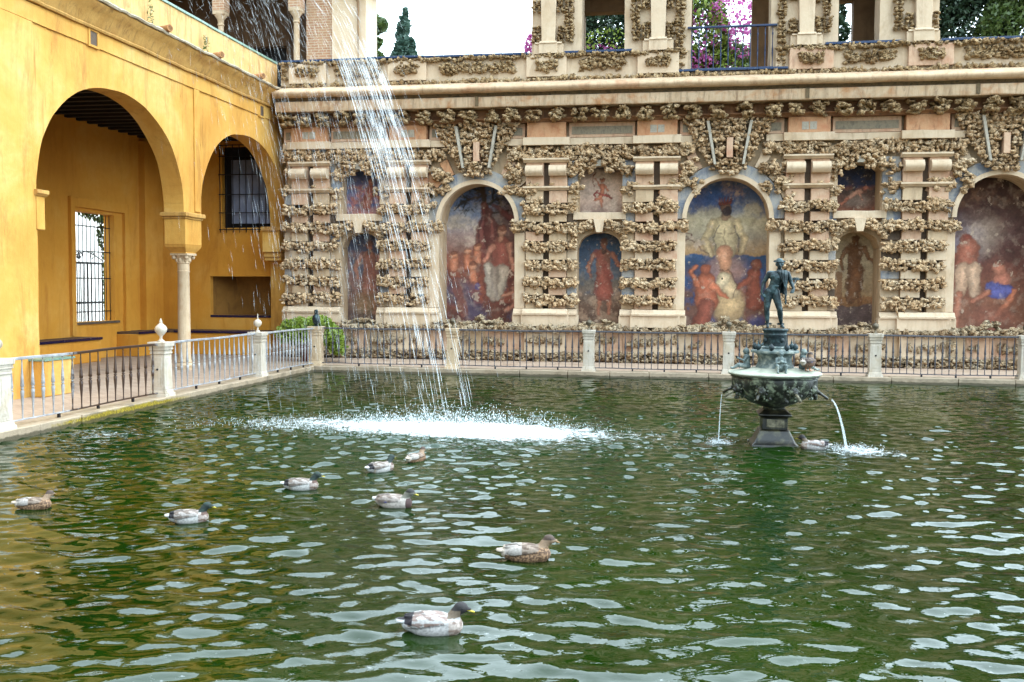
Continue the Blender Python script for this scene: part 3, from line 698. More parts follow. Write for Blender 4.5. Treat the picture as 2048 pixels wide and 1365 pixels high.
# tufa frieze under the white band, hanging rocks of the small niches
x = X0W
for (a, b_) in ((X0W, -7.05), (-5.2, .35), (2.35, 7.85), (9.8, X1W)):
    band(a, b_, 6.41, .36, 29.86, .22, 0, 1.0, .15, .13)
for a, b_, d in SMALL:
    cx = (a+b_)/2; hw = (b_-a)/2
    for i in range(13):
        u = -1+2*i/12; zb = 5.78+.24*math.sqrt(max(0, 1-u*u))
        drop = .16 if i in (3,4,8,9) else 0
        if i == 6: continue
        for j in range(4): lump(cx+u*hw+random.uniform(-.05,.05), 29.76+random.uniform(-.1,.1), zb+.02-drop+j*.10, random.uniform(.08,.13), .13, .085, 0)
    mb = MB(); mb.box(cx-.11, cx+.11, 29.7, 30.05, 5.98, 6.16, .2); wp(mb, 'keystone', 'strip', bevel=.01)
    # shelf between the two openings, with the keystone of the lower niche
    mb = MB(); mb.box(a-.12, b_+.12, 29.74, 30.02, 4.40, 4.615, .25); wp(mb, 'shelf', 'cream_clean', bevel=.015)
    mb = MB(); mb.v += [(cx+p, y, z) for y in (29.6, 30.05) for p, z in ((-.09,4.02),(.09,4.02),(.17,4.398),(-.17,4.398))]
    mb.f += [(0,1,2,3),(4,7,6,5),(0,4,5,1),(1,5,6,2),(2,6,7,3),(3,7,4,0)]; wp(mb, 'keystone', 'cream_clean', bevel=.01)
    for sgn in (-1, 1):
        for i in range(9):
            u = i/8; xx = cx+sgn*(.2+u*(hw-.12)); zz = 4.22-.30*u*u+ .0
            for j in range(3): lump(xx+random.uniform(-.04,.04), 29.72+random.uniform(-.06,.1), zz-.05+j*.085, random.uniform(.09,.13), .12, .08, 0)
        mb = MB(); xa, xb = sorted((cx+sgn*(hw-.28), cx+sgn*(hw+.02))); mb.box(xa, xb, 29.9, 30.02, 3.62, 3.9, .2) if False else None

# entablature: white band, rose frieze panels, rust band, bracket zone
mb = MB(); 
for (a, b_) in ((X0W, -7.1), (-5.15, .30), (2.4, 7.8), (9.85, X1W)): mb.box(a, b_, 29.72, 30.0, 6.62, 6.82, .3)
wp(mb, 'string_course', 'cream_clean', bevel=.012)
for c in PIER:
    mb = MB(); mb.box(c-.70, c+.70, 29.56, 29.72, 6.605, 6.835, .3); wp(mb, 'string_course', 'cream_clean', bevel=.012)
    mb = MB(); mb.box(c-.58, c+.58, 29.62, 29.99, 6.84, 7.28, .3); wp(mb, 'frieze_block', 'orange', bevel=.01)
    if c not in (-3.98, 6.79):
        for s_ in (-1, 1): mb = MB(); mb.box(c+s_*.11-.095, c+s_*.11+.095, 29.612, 29.65, 6.92, 7.14); wp(mb, 'frieze_inlay', 'strip', jit=0)
for (a, b_) in ((-12.3,-12.0),(-10.75,-8.9),(-7.6,-7.15),(-5.1,-4.65),(-3.32,-1.36),(-.05,.28),(2.45,2.9),(4.24,6.12),(7.45,7.8),(9.9,10.4),(11.8,14.5)):
    mb = MB(); mb.box(a, b_, 29.80, 29.99, 6.84, 7.28, .3); wp(mb, 'frieze_panel', 'pink', bevel=.01)
    if b_-a > .3: mb = MB(); mb.box(a+.08, b_-.08, 29.785, 29.80, 6.93, 7.16, .3); wp(mb, 'frieze_inlay', 'greyinlay', jit=.004)
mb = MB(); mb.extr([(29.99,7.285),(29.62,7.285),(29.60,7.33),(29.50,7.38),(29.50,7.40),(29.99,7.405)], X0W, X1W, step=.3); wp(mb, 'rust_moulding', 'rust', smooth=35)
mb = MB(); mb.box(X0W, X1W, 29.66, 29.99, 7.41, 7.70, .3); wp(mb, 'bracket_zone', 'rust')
BR = [-12.05,-11.5,-10.9,-10.25,-9.6,-8.95,-8.35,-7.7,-7.0,-6.3,-5.6,-4.95,-4.31,-3.64,-2.97,-2.38,-1.72,-1.04,-.35,.33,1.03,1.77,2.57,3.19,3.83,4.49,5.1,5.71,6.42,7.06,7.69,8.39,9.08,9.75,10.4,11.1,11.8,12.5]
for x in BR:
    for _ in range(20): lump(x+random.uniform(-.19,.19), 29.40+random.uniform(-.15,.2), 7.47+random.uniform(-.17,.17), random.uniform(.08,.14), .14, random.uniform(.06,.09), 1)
# cornice
mb = MB(); mb.extr([(30.0,7.69),(29.18,7.69),(29.16,7.72),(29.16,7.98),(29.2,8.0),(30.0,8.0)], X0W+.001, X1W, step=.35); wp(mb, 'cornice_fascia', 'fascia', smooth=35, jit=.01)
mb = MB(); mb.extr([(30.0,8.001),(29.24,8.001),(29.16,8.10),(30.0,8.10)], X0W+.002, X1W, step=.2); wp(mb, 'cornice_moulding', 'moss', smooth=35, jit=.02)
pr = [(30.1,8.102),(29.02,8.102)]+[(29.02-.09*math.sin(PI*i/8), 8.10+.22*i/8) for i in range(1,8)]+[(29.03,8.32),(29.42,8.46),(30.1,8.47)]
mb = MB(); mb.extr(pr, X0W-.02, X1W, step=.3); wp(mb, 'cornice_torus', 'fascia2', smooth=50, jit=.016)
for x in (-6.05, 3.4, 7.9):
    mb = MB(); mb.box(x, x+.1, 29.13, 29.16, 7.72, 8.0); wp(mb, 'stained_drain', 'moss', jit=0)
band(X0W, X1W, 8.50, .17, 29.62, .22, 1, 1.5, .1, .125)

# parapet with sunk panels of rock
mb = MB(); wall_slices(mb, X0W, X1W, 8.46, 9.26, 29.62, 30.3, [(.14, 2.60, 8.62, lambda t: 9.3, 1)]); wp(mb, 'parapet', 'cream_clean', smooth=30)
for c in PIER:
    for o_ in (-1, 1) if False else (0,):
        mb = MB(); mb.box(c-.60, c+.60, 29.50, 29.62, 8.60, 9.2, .3); wp(mb, 'parapet_pilaster', 'pink' if c in (6.79, 3.58) else 'cream_clean', bevel=.015)
        band(c-.34, c+.34, 8.92, .27, 29.52, .12, 1, 1.1, .1, .12)
for (a, b_) in ((-12.25,-12.1),(-10.5,-9.1),(-7.2,-4.95),(-3.0,-1.72),(4.5,5.85),(7.7,10.2),(12,14)):
    band(a, b_, 8.92, .3, 29.64, .14, 1, 1.1, .2, .13)
for (a, b_) in ((X0W, .1), (2.66, X1W)): band(a, b_, 9.21, .13, 29.6, .14, 1, 1.4, .15, .12)
xx_ = X0W
def coping(a, b_, z, y0=29.5, y1=30.3):
    x = a
    while x < b_-.02:
        w = min(.30, b_-x); mb = MB(); mb.box(x+.004, x+w-.004, y0+random.uniform(-.006,.006), y1, z, z+.065+random.uniform(-.004,.004)); wp(mb, 'tile', 'bluetile', jit=0, bevel=.006); x += w
for c0, c1, z in ((-12.28, -9.5, 9.262), (-9.5,-7.7,9.285), (-7.7, -4.55, 9.265), (-3.45, -1.45, 9.265), (3.95, 6.0, 9.265), (7.05, 12.5, 9.265), (-.28, 2.95, 8.63)): coping(c0, c1, z)

# upper gallery
UF, UB = 29.72, 30.5
mb = MB()
wall_slices(mb, -4.45, 7.02, 9.262, 12.9, UF, UB, [(-2.96,-1.70,9.27,lambda t: 11.9,1),(.23,2.46,9.263,archf(1.345,1.115,11.3),12),(4.33,5.44,9.27,lambda t: 11.9,1)]); 
wp(mb, 'gallery_wall', 'cream_clean', smooth=30)
mb = MB(); mb.box(.14, .23, UF+.01, UB, 8.63, 9.262); mb.box(2.46, 2.60, UF+.01, UB, 8.63, 9.262); wp(mb, 'door_reveal', 'cream_clean')
mb = MB(); mb.extr([(30.6,12.9),(29.5,12.9),(29.3,13.1),(29.3,13.25),(30.6,13.25)], -4.6, 7.15); wp(mb, 'gallery_cornice', 'cream_clean', smooth=35)
for c, ztop in ((-3.93, 0), (-.72, 0), (3.44, 0), (6.58, 0)):
    mb = MB(); n0 = [(c-.20,9.62),(c+.20,9.62),(c+.28,12.9),(c-.28,12.9)]
    mb.v += [(x, y, z) for y in (29.50, UF) for x, z in n0]; mb.f += [(0,1,2,3),(4,7,6,5),(0,4,5,1),(1,5,6,2),(2,6,7,3),(3,7,4,0)]; wp(mb, 'tapered_pilaster', 'cream_clean', bevel=.012)
    mb = MB(); mb.box(c-.44, c+.44, 29.56, UF, 9.27, 9.56, .3); mb.box(c-.27, c+.27, 29.46, 29.56, 9.27, 9.56, .3)
    mb.extr([(UF,9.561),(29.52,9.561),(29.53,9.6),(29.60,9.63),(UF,9.63)], c-.40, c+.40); mb.extr([(29.6,9.562),(29.43,9.562),(29.44,9.6),(29.50,9.63),(29.6,9.635)], c-.25, c+.25); wp(mb, 'pilaster_base', 'cream_clean', smooth=35)
def tcol(x0, x1, z0=9.66, z1=12.85, patchy=False, y=29.70):
    z = z0; k = 0
    while z < z1:
        k += 1
        if patchy and (int((z-z0)/.42) % 2): z += .13; continue
        n = max(1, round((x1-x0)/.12))
        for i in range(n): lump(x0+(x1-x0)*(i+.5)/n+random.uniform(-.03,.03), y-random.uniform(.0,.12), z+random.uniform(-.02,.02), (x1-x0)/n*.62*random.uniform(.8,1.25), .11, .055*random.uniform(.8,1.3), 1)
        z += random.uniform(.085, .11)
for a, b_, pt in ((-4.44,-4.16,1),(-3.68,-3.48,1),(-3.46,-3.18,0),(-1.50,-1.24,0),(-1.22,-.97,1),(-.48,-.27,1),(2.94,3.20,1),(3.68,3.86,1),(3.88,4.12,0),(5.78,6.06,0),(6.08,6.33,1),(6.84,7.0,1)):
    tcol(a, b_, patchy=bool(pt))
tcol(-.24, .04, 8.72); tcol(2.64, 2.90, 8.72)
# gallery back wall and its openings
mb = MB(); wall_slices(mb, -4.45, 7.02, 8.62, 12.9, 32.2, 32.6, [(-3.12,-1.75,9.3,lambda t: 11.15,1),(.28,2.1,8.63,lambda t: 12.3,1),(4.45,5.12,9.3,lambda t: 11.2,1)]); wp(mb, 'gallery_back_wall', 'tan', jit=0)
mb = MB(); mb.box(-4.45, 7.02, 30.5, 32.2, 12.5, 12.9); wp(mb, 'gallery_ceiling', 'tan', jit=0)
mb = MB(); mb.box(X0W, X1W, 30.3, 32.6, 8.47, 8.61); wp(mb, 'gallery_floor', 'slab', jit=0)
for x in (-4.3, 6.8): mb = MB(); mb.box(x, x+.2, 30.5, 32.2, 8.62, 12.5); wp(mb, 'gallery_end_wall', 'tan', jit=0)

# ---- rocks: a few sculpted shapes shared by all clumps
def rock_shape(seed, sub):
    bm = bmesh.new(); bmesh.ops.create_icosphere(bm, subdivisions=sub, radius=1.0); o_ = Vector((seed*7.3, seed*3.1, -seed*5.7))
    for v in bm.verts:
        p = v.co.normalized(); q = p*1.35+o_
        rid = 1-abs(mnoise.noise(q*1.5))*2.4
        cav = max(0, mnoise.noise(q*2.6+Vector((9,9,9))))
        r = .62+.55*mnoise.noise(q*.9)+.42*rid-1.15*cav+.30*mnoise.noise(q*4.2)+.15*mnoise.noise(q*9)
        v.co = p*max(.18, r)
    me = bpy.data.meshes.new('tufa_stone'); bm.to_mesh(me); bm.free(); return me
shapes = [rock_shape(i+1, 3) for i in range(7)]; small_shapes = [rock_shape(i+1, 2) for i in range(7)]
for me in shapes: me.polygons.foreach_set('use_smooth', [True]*len(me.polygons))
TM = [M_['tufa'], M_['tufa_dark'], M_['tufa_pale']]
tri = {}
for k, tm in enumerate(TM):
    for i, me in enumerate(shapes):
        c2 = me.copy(); c2.materials.append(tm); tri[(k, i)] = c2
LUMPS.sort(key=lambda L: -(L[3]*L[5])/((L[0])**2+L[1]**2)); shown = [L for L in LUMPS if -12.2 < L[0] < 9.9 and L[2] < 10.4]
hero = shown[:300]; hs = set(id(L) for L in hero); rest = [L for L in LUMPS if id(L) not in hs]
for L in hero:
    o = link('tufa_stone', tri[(L[6], random.randrange(7))], wall, (L[0], L[1], L[2]), (random.uniform(0,6), random.uniform(-.5,.5), 0), (L[3]*1.12, L[4]*1.1, L[5]*1.12))
    o.rotation_euler = (random.uniform(-.5,.5), random.choice((0, PI))+random.uniform(-.4,.4), random.uniform(-.5,.5)); o.matrix_parent_inverse = Matrix.Translation((-1, -30, -GZ))
sv = []; 
for me in small_shapes:
    a = np.empty(len(me.vertices)*3); me.vertices.foreach_get('co', a); f = np.array([list(p.vertices) for p in me.polygons]); sv.append((a.reshape(-1,3), f))
for k in range(3):
    Ls = [L for L in rest if L[6] == k]; VV = []; FF = []; n0 = 0
    for L in Ls:
        v, f = sv[random.randrange(7)]; e = Matrix.Rotation(random.uniform(-.5,.5), 3, 'X') @ Matrix.Rotation(random.choice((0, PI))+random.uniform(-.4,.4), 3, 'Y')@Matrix.Rotation(random.choice((0, PI)), 3, 'Z')
        q = (v@np.array(e).T)*np.array([L[3]*1.12, L[4]*1.1, L[5]*1.12])+np.array(L[:3]); VV.append(q); FF.append(f+n0); n0 += len(v)
    if not VV: continue
    VV = np.concatenate(VV); FF = np.concatenate(FF); me = bpy.data.meshes.new('tufa_rockwork'); me.vertices.add(len(VV)); me.vertices.foreach_set('co', VV.ravel()); n = len(FF)
    me.loops.add(3*n); me.loops.foreach_set('vertex_index', FF.ravel()); me.polygons.add(n); me.polygons.foreach_set('loop_start', np.arange(n)*3); me.polygons.foreach_set('loop_total', np.full(n, 3))
    me.polygons.foreach_set('use_smooth', np.ones(n, bool)); me.update(); me.materials.append(TM[k]); o = link('tufa_rockwork', me, wall); o['kind'] = 'stuff'; o.matrix_parent_inverse = Matrix.Translation((-1, -30, -GZ))
print('lumps', len(LUMPS))

# ---- frescoes painted on the niche backs
def fbm(h, w, s, seed, oct_=5, rough=.55):
    r = np.random.default_rng(seed); o_ = np.zeros((h, w)); amp = 1; tot = 0
    for k in range(oct_):
        n = max(2, int(s*2**k)); n2 = max(2, int(n*h/w)); g = r.random((n2+2, n+2)); y = np.linspace(0, n2, h); x = np.linspace(0, n, w)
        yi = np.minimum(y.astype(int), n2); xi = np.minimum(x.astype(int), n); fy = (y-yi)[:,None]; fx = (x-xi)[None,:]; fy = fy*fy*(3-2*fy); fx = fx*fx*(3-2*fx)
        a = g[yi][:,xi]; b_ = g[yi][:,np.minimum(xi+1,n+1)]; c_ = g[np.minimum(yi+1,n2+1)][:,xi]; d_ = g[np.minimum(yi+1,n2+1)][:,np.minimum(xi+1,n+1)]
        o_ += amp*((a*(1-fx)+b_*fx)*(1-fy)+(c_*(1-fx)+d_*fx)*fy); tot += amp; amp *= rough
    return o_/tot
class Paint:
    """u 0..1 left to right, v 0..1 bottom to top"""
    def __init__(s, w, h, seed, px=70):
        s.w, s.h = w, h; s.nu, s.nv = int(w*px), int(h*px); s.seed = seed
        u = np.linspace(0, 1, s.nu); v = np.linspace(0, 1, s.nv); s.U, s.V = np.meshgrid(u, v)
        s.WU = s.U+(fbm(s.nv, s.nu, 7, seed+1)-.5)*.07; s.WV = s.V+(fbm(s.nv, s.nu, 7, seed+2)-.5)*.035
        s.asp = h/w; s.img = np.zeros((s.nv, s.nu, 3)); s.k = 3
    def lay(s, m, col, a=1):
        c = np.array([s2l(x)*AL for x in col]); m = np.clip(m, 0, 1)[...,None]*a; s.img = s.img*(1-m)+c*m
    def tone(s, m, inner, col, a):
        """brushed-on form: a darker painted contour and a lighter middle, as in the murals"""
        if max(col) < 70 or a < .75: return s.lay(m, col, a)
        sh = np.clip(inner, 0, 1); k = (.50+.85*sh**.7+.16*(s.U-.5))[...,None]; c = np.array([s2l(x)*AL for x in col])*k
        mm = np.clip(m, 0, 1)[...,None]*a; s.img = s.img*(1-mm)+c*mm
    def grad(s, stops):
        vs = [p for p, c in stops]
        for ch in range(3): s.img[...,ch] = np.interp(s.WV, vs, [s2l(c[ch])*AL for p, c in stops])
    def blot(s, sc, lo, hi, col, a, sd, v0=-1, v1=2, e=.06):
        n = fbm(s.nv, s.nu, sc, s.seed*31+sd, 6, .6); m = np.clip((n-lo)/(hi-lo), 0, 1); m = m*np.clip((s.WV-v0)/e, 0, 1)*np.clip((v1-s.WV)/e, 0, 1); s.lay(m, col, a)
    def cap(s, a, b_, ra, rb, col, al=1, soft=.012):
        ax, ay = a[0], a[1]*s.asp; bx, by = b_[0], b_[1]*s.asp; X = s.WU; Y = s.WV*s.asp; dx, dy = bx-ax, by-ay
        t = np.clip(((X-ax)*dx+(Y-ay)*dy)/(dx*dx+dy*dy+1e-9), 0, 1); d = np.hypot(X-ax-t*dx, Y-ay-t*dy)-(ra+(rb-ra)*t); m = np.clip(.5-d/(2*soft), 0, 1); s.tone(m, -d/max(ra, rb, 1e-3), col, al)
    def ell(s, c, rx, ry, col, al=1, soft=.15):
        d = np.hypot((s.WU-c[0])/rx, (s.WV-c[1])/(ry)); s.tone(np.clip((1+soft-d)/(2*soft), 0, 1), 1-d, col, al)
    def line(s, pts, r, col, al=1):
        for a, b_ in zip(pts[:-1], pts[1:]): s.cap(a, b_, r, r, col, al, .005)
    def body(s, x, y, h, col, sh, cloth=None, flip=1, al=.9):
        """standing figure, feet at (x,y), height h in v"""
        q = lambda a, b_: (x+a*h*s.asp*flip, y+b_*h); k = h*s.asp
        s.cap(q(-.06,.02), q(-.05,.27), .025*k, .035*k, col, al); s.cap(q(-.05,.27), q(-.04,.5), .038*k, .06*k, col, al); s.cap(q(.08,.02), q(.06,.27), .025*k, .035*k, col, al); s.cap(q(.06,.27), q(.04,.5), .038*k, .06*k, col, al)
        s.cap(q(0,.5), q(0,.78), .085*k, .10*k, col, al); s.cap(q(.02,.55), q(.05,.76), .03*k, .05*k, sh, .35)
        s.cap(q(-.12,.8), q(-.2,.64), .035*k, .03*k, col, al); s.cap(q(-.2,.64), q(-.16,.5), .03*k, .02*k, col, al); s.cap(q(.12,.8), q(.2,.66), .035*k, .03*k, col, al); s.cap(q(.2,.66), q(.3,.6), .03*k, .02*k, col, al)
        s.cap(q(0,.83), q(0,.9), .03*k, .03*k, sh, al); s.ell(q(0,.94), .05*k, .065*h, col, al); s.ell(q(.01,.965), .052*k, .045*h, sh, .7)
        if cloth: s.cap(q(0,.3), q(0,.56), .13*k, .09*k, cloth, .8); s.cap(q(.1,.5), q(-.08,.82), .035*k, .05*k, cloth, .7)
    def finish(s, age=.5):
        s.blot(5, .52, .75, (96,64,52), .35*age, 91); s.blot(14, .55, .8, (220,196,170), .30*age, 92); s.blot(30, .56, .8, (60,44,40), .35*age, 93)
        r = np.random.default_rng(s.seed); jy, jx = np.mgrid[0:s.nv, 0:s.nu]
        a1 = fbm(s.nv, s.nu, 22, s.seed+61, 4)-.5; a2 = fbm(s.nv, s.nu, 22, s.seed+62, 4)-.5
        jx = np.clip((jx+a1*6).astype(int), 0, s.nu-1); jy = np.clip((jy+a2*6).astype(int), 0, s.nv-1); s.img = s.img[jy, jx]
        big = fbm(s.nv, s.nu, 6, s.seed+71, 5)[...,None]; fine = fbm(s.nv, s.nu, 45, s.seed+77, 3)[...,None]; strk = fbm(s.nv, s.nu*1, 14, s.seed+78, 5, .75)[...,None]
        s.blot(12, .70, .72, (196,170,146), .7, 96)
        s.img *= (.68+.64*big)*(.78+.44*fine)*(.72+.56*strk)*1.45
        lum = s.img.mean(-1, keepdims=True); s.img = s.img*.74+lum*np.array([.29,.245,.21])
        return s
    def build(s, x0, z0, y, name, topf):
        nu, nv = s.nu, s.nv; X = x0+s.U*s.w; Z0 = z0+s.V*s.h
        # squeeze rows under the arch so the sheet fills the opening
        Y = y+.0*X+.05*np.cos((s.U-.5)*PI)
        Vv = np.stack([X, Y, Z0], -1).reshape(-1,3); idx = (np.arange(nv-1)[:,None]*nu+np.arange(nu-1)[None,:]); mid = X[:-1,:-1]
        F = np.stack([idx, idx+1, idx+nu+1, idx+nu], -1).reshape(-1,4); n = len(F)
        me = bpy.data.meshes.new(name); me.vertices.add(len(Vv)); me.vertices.foreach_set('co', Vv.ravel()); me.loops.add(4*n); me.loops.foreach_set('vertex_index', F.ravel()); me.polygons.add(n)
        me.polygons.foreach_set('loop_start', np.arange(n)*4); me.polygons.foreach_set('loop_total', np.full(n,4)); me.polygons.foreach_set('use_smooth', np.ones(n,bool)); me.update()
        setcol(me, np.concatenate([s.img, np.ones((nv,nu,1))], -1).reshape(-1,4)); me.materials.append(M_['fresco'])
        o = link(name, me, wall); o.matrix_parent_inverse = Matrix.Translation((-1, -30, -GZ)); return o

# tall arched fresco, left: tree, red curtain, seated woman in white skirt, children
p = Paint(2.5, 4.6, 11)
p.grad([(0,(104,58,36)),(.12,(112,56,40)),(.35,(140,66,42)),(.5,(150,84,62)),(.62,(176,140,130)),(.78,(150,160,180)),(.88,(50,90,150)),(1,(30,60,110))])
p.blot(6,.45,.6,(206,184,160),.8,1,.55,.8); p.blot(5,.45,.6,(70,110,160),.6,2,.7,1); p.blot(5,.42,.6,(96,40,34),.7,3,0,.5); p.blot(9,.5,.62,(176,80,48),.5,4,.1,.5); p.blot(8,.55,.7,(84,84,120),.5,5,.0,.35)
p.ell((.85,.62),.28,.30,(92,44,38),.8,.4)
p.cap((.47,.98),(.55,.60),.03,.05,(64,44,34)); 
for k, (a, b_) in enumerate([((.46,.90),(.22,.86)),((.50,.84),(.78,.90)),((.44,.93),(.30,.97)),((.52,.8),(.72,.78)),((.22,.86),(.12,.80)),((.30,.87),(.2,.92)),((.78,.90),(.9,.84)),((.72,.78),(.84,.8)),((.6,.87),(.62,.95)),((.25,.86),(.22,.80)),((.66,.88),(.7,.83))]): p.cap(a, b_, .018, .007, (44,38,36), .95, .006)
for i in range(90):
    a = p.seed*0+i; rr_ = np.random.default_rng(i); cx, cy = rr_.choice([.2,.8,.35,.7]), rr_.uniform(.8,.95); cx += rr_.normal()*.08; p.cap((cx,cy),(cx+rr_.normal()*.05,cy+rr_.normal()*.02),.008,.004,(40,44,44),.7,.006)
p.cap((.50,.84),(.46,.52),.04,.10,(128,48,40),.9); p.cap((.55,.80),(.62,.60),.05,.12,(110,44,36),.9); p.cap((.6,.84),(.9,.72),.02,.06,(112,44,40),.8); p.line([(.47,.8),(.42,.58)],.012,(70,24,24),.6); p.line([(.58,.78),(.62,.6)],.012,(170,84,70),.5)
p.cap((.72,.44),(.72,.58),.12,.09,(178,86,66)); p.cap((.82,.56),(.88,.40),.04,.03,(206,128,96)); p.cap((.62,.55),(.52,.46),.04,.03,(200,120,90)); p.cap((.72,.60),(.72,.63),.03,.03,(214,140,104)); p.ell((.72,.665),.055,.034,(216,146,110)); p.ell((.72,.685),.06,.022,(120,60,40),.8)
p.cap((.56,.41),(.60,.24),.07,.06,(196,180,158),.9); p.cap((.74,.40),(.70,.22),.08,.06,(186,168,144),.9); p.cap((.64,.40),(.64,.20),.05,.04,(170,150,130),.8); p.cap((.60,.42),(.58,.24),.01,.01,(150,130,112),.7); p.cap((.68,.42),(.68,.24),.01,.01,(150,130,112),.7); p.cap((.5,.40),(.7,.20),.02,.01,(170,150,140),.5)
for x_, y_ in ((.30,.50),(.42,.53),(.12,.48),(.36,.40)): p.cap((x_,y_-.07),(x_,y_-.02),.06,.05,(206,112,66),.9); p.ell((x_,y_+.02),.045,.026,(214,130,84)); p.ell((x_,y_+.035),.045,.015,(110,50,30),.7)
p.cap((.90,.17),(.90,.26),.05,.06,(190,116,86)); p.cap((.88,.16),(.78,.12),.035,.025,(190,116,86)); p.cap((.86,.24),(.74,.22),.025,.02,(196,124,92)); p.ell((.90,.31),.045,.027,(150,84,60)); p.cap((.93,.15),(.88,.06),.035,.025,(180,104,76))
p.ell((.18,.24),.20,.08,(92,78,100),.7,.4); p.ell((.36,.12),.14,.07,(70,76,112),.6,.4); p.cap((.14,.30),(.24,.10),.05,.06,(140,70,50),.7); p.ell((.42,.28),.04,.03,(44,60,130),.7)
p.finish(.7); p.build(-7.36, 1.1, 30.85, 'fresco', None)
# centre: crowned bearded man standing in the sea before a pale horse
p = Paint(2.55, 4.65, 21)
p.grad([(0,(120,84,74)),(.2,(130,80,60)),(.45,(36,76,120)),(.485,(32,80,126)),(.495,(176,136,84)),(.53,(190,150,100)),(.6,(168,154,130)),(.72,(196,182,140)),(.8,(104,128,170)),(.9,(48,94,156)),(1,(70,108,158))])
p.blot(5,.45,.58,(210,196,160),.8,1,.62,.86); p.blot(6,.48,.6,(190,150,140),.8,2,.82,1.1); p.blot(4,.5,.62,(26,84,152),.9,3,.72,1.0); p.blot(6,.5,.64,(22,80,138),.9,4,0,.49); p.blot(5,.47,.62,(150,72,48),.6,5,0,.4)
p.ell((.52,.40),.26,.10,(176,128,112),.75,.3)
p.cap((.50,.52),(.50,.66),.13,.16,(206,182,132)); p.cap((.36,.70),(.27,.58),.055,.045,(204,176,124)); p.cap((.27,.58),(.33,.50),.045,.035,(198,168,118)); p.cap((.64,.70),(.73,.60),.055,.045,(204,178,126)); p.cap((.73,.60),(.70,.51),.045,.035,(196,166,116))
p.line([(.44,.68),(.37,.60),(.40,.51)],.009,(104,92,80),.8); p.line([(.62,.68),(.66,.60),(.66,.52)],.009,(96,86,80),.8); p.line([(.50,.66),(.50,.54)],.008,(150,124,90),.7); p.line([(.38,.64),(.47,.625)],.008,(150,124,90),.7); p.line([(.53,.625),(.62,.64)],.008,(150,124,90),.7)
p.cap((.5,.50),(.52,.36),.10,.06,(214,142,96)); p.cap((.5,.74),(.5,.76),.05,.04,(150,116,84)); p.ell((.50,.80),.065,.04,(122,84,62)); p.ell((.51,.775),.05,.03,(56,44,50),.95)
for i in range(5): p.cap((.44+.03*i,.825),(.43+.034*i,.865),.016,.004,(134,52,34),.95,.006)
p.cap((.43,.826),(.57,.826),.014,.014,(120,44,30)); p.line([(.04,.62),(.30,.50)],.007,(96,60,50),.8); p.line([(.05,.64),(.12,.62),(.10,.60),(.03,.59)],.007,(110,50,44),.8)
p.ell((.55,.16),.19,.14,(204,166,110)); p.cap((.58,.26),(.50,.34),.09,.08,(208,176,128)); p.cap((.50,.34),(.42,.27),.07,.045,(214,188,144)); p.ell((.48,.335),.012,.008,(40,30,26)); p.line([(.42,.39),(.56,.39),(.64,.30),(.60,.22)],.007,(90,60,44),.7)
p.cap((.30,.18),(.28,.32),.13,.11,(194,94,52)); p.ell((.28,.40),.06,.035,(190,92,54)); p.cap((.36,.30),(.52,.22),.045,.03,(208,108,62)); p.cap((.18,.30),(.10,.38),.04,.03,(206,104,58)); p.cap((.10,.38),(.18,.42),.025,.02,(206,104,58)); p.cap((.22,.02),(.30,.16),.10,.09,(160,74,50))
p.cap((.86,.20),(.86,.36),.12,.10,(146,66,42)); p.ell((.88,.43),.065,.04,(140,70,46)); p.cap((.80,.34),(.66,.28),.04,.03,(152,70,44)); p.cap((.95,.40),(.96,.20),.02,.03,(24,84,140),.9); p.ell((.9,.05),.1,.05,(30,70,140),.7,.4)
p.finish(.6); p.build(.05, 1.1, 30.85, 'fresco', None)
# right: two faded figures on dark red-brown
p = Paint(2.6, 4.65, 31)
p.grad([(0,(140,84,60)),(.15,(150,90,60)),(.4,(126,66,50)),(.6,(108,70,66)),(.8,(84,50,42)),(1,(36,26,24))])
p.ell((.28,.60),.24,.13,(128,130,160),.85,.5); p.ell((.40,.62),.2,.12,(190,160,130),.6,.5); p.blot(5,.45,.6,(84,44,38),.6,1,.3,1); p.blot(6,.5,.62,(176,110,80),.5,2,0,.4); p.blot(9,.5,.7,(180,130,90),.4,3,.78,.95)
p.ell((.25,.585),.06,.04,(150,66,48)); p.cap((.26,.44),(.28,.52),.13,.13,(180,96,68)); p.cap((.20,.24),(.24,.40),.06,.09,(222,174,136)); p.cap((.36,.26),(.34,.40),.06,.09,(224,178,140)); p.cap((.16,.06),(.20,.24),.05,.05,(190,112,80)); p.cap((.12,.48),(.06,.34),.04,.03,(176,90,64))
p.ell((.66,.34),.10,.05,(196,112,84)); p.ell((.62,.40),.07,.04,(190,110,80)); p.cap((.56,.28),(.72,.26),.09,.08,(84,90,170)); p.cap((.78,.26),(.62,.12),.04,.035,(200,108,66)); p.cap((.50,.26),(.36,.20),.04,.03,(196,110,76)); p.ell((.55,.10),.28,.08,(150,82,60),.8,.4)
p.finish(.8); p.build(7.53, 1.1, 30.85, 'fresco', None)
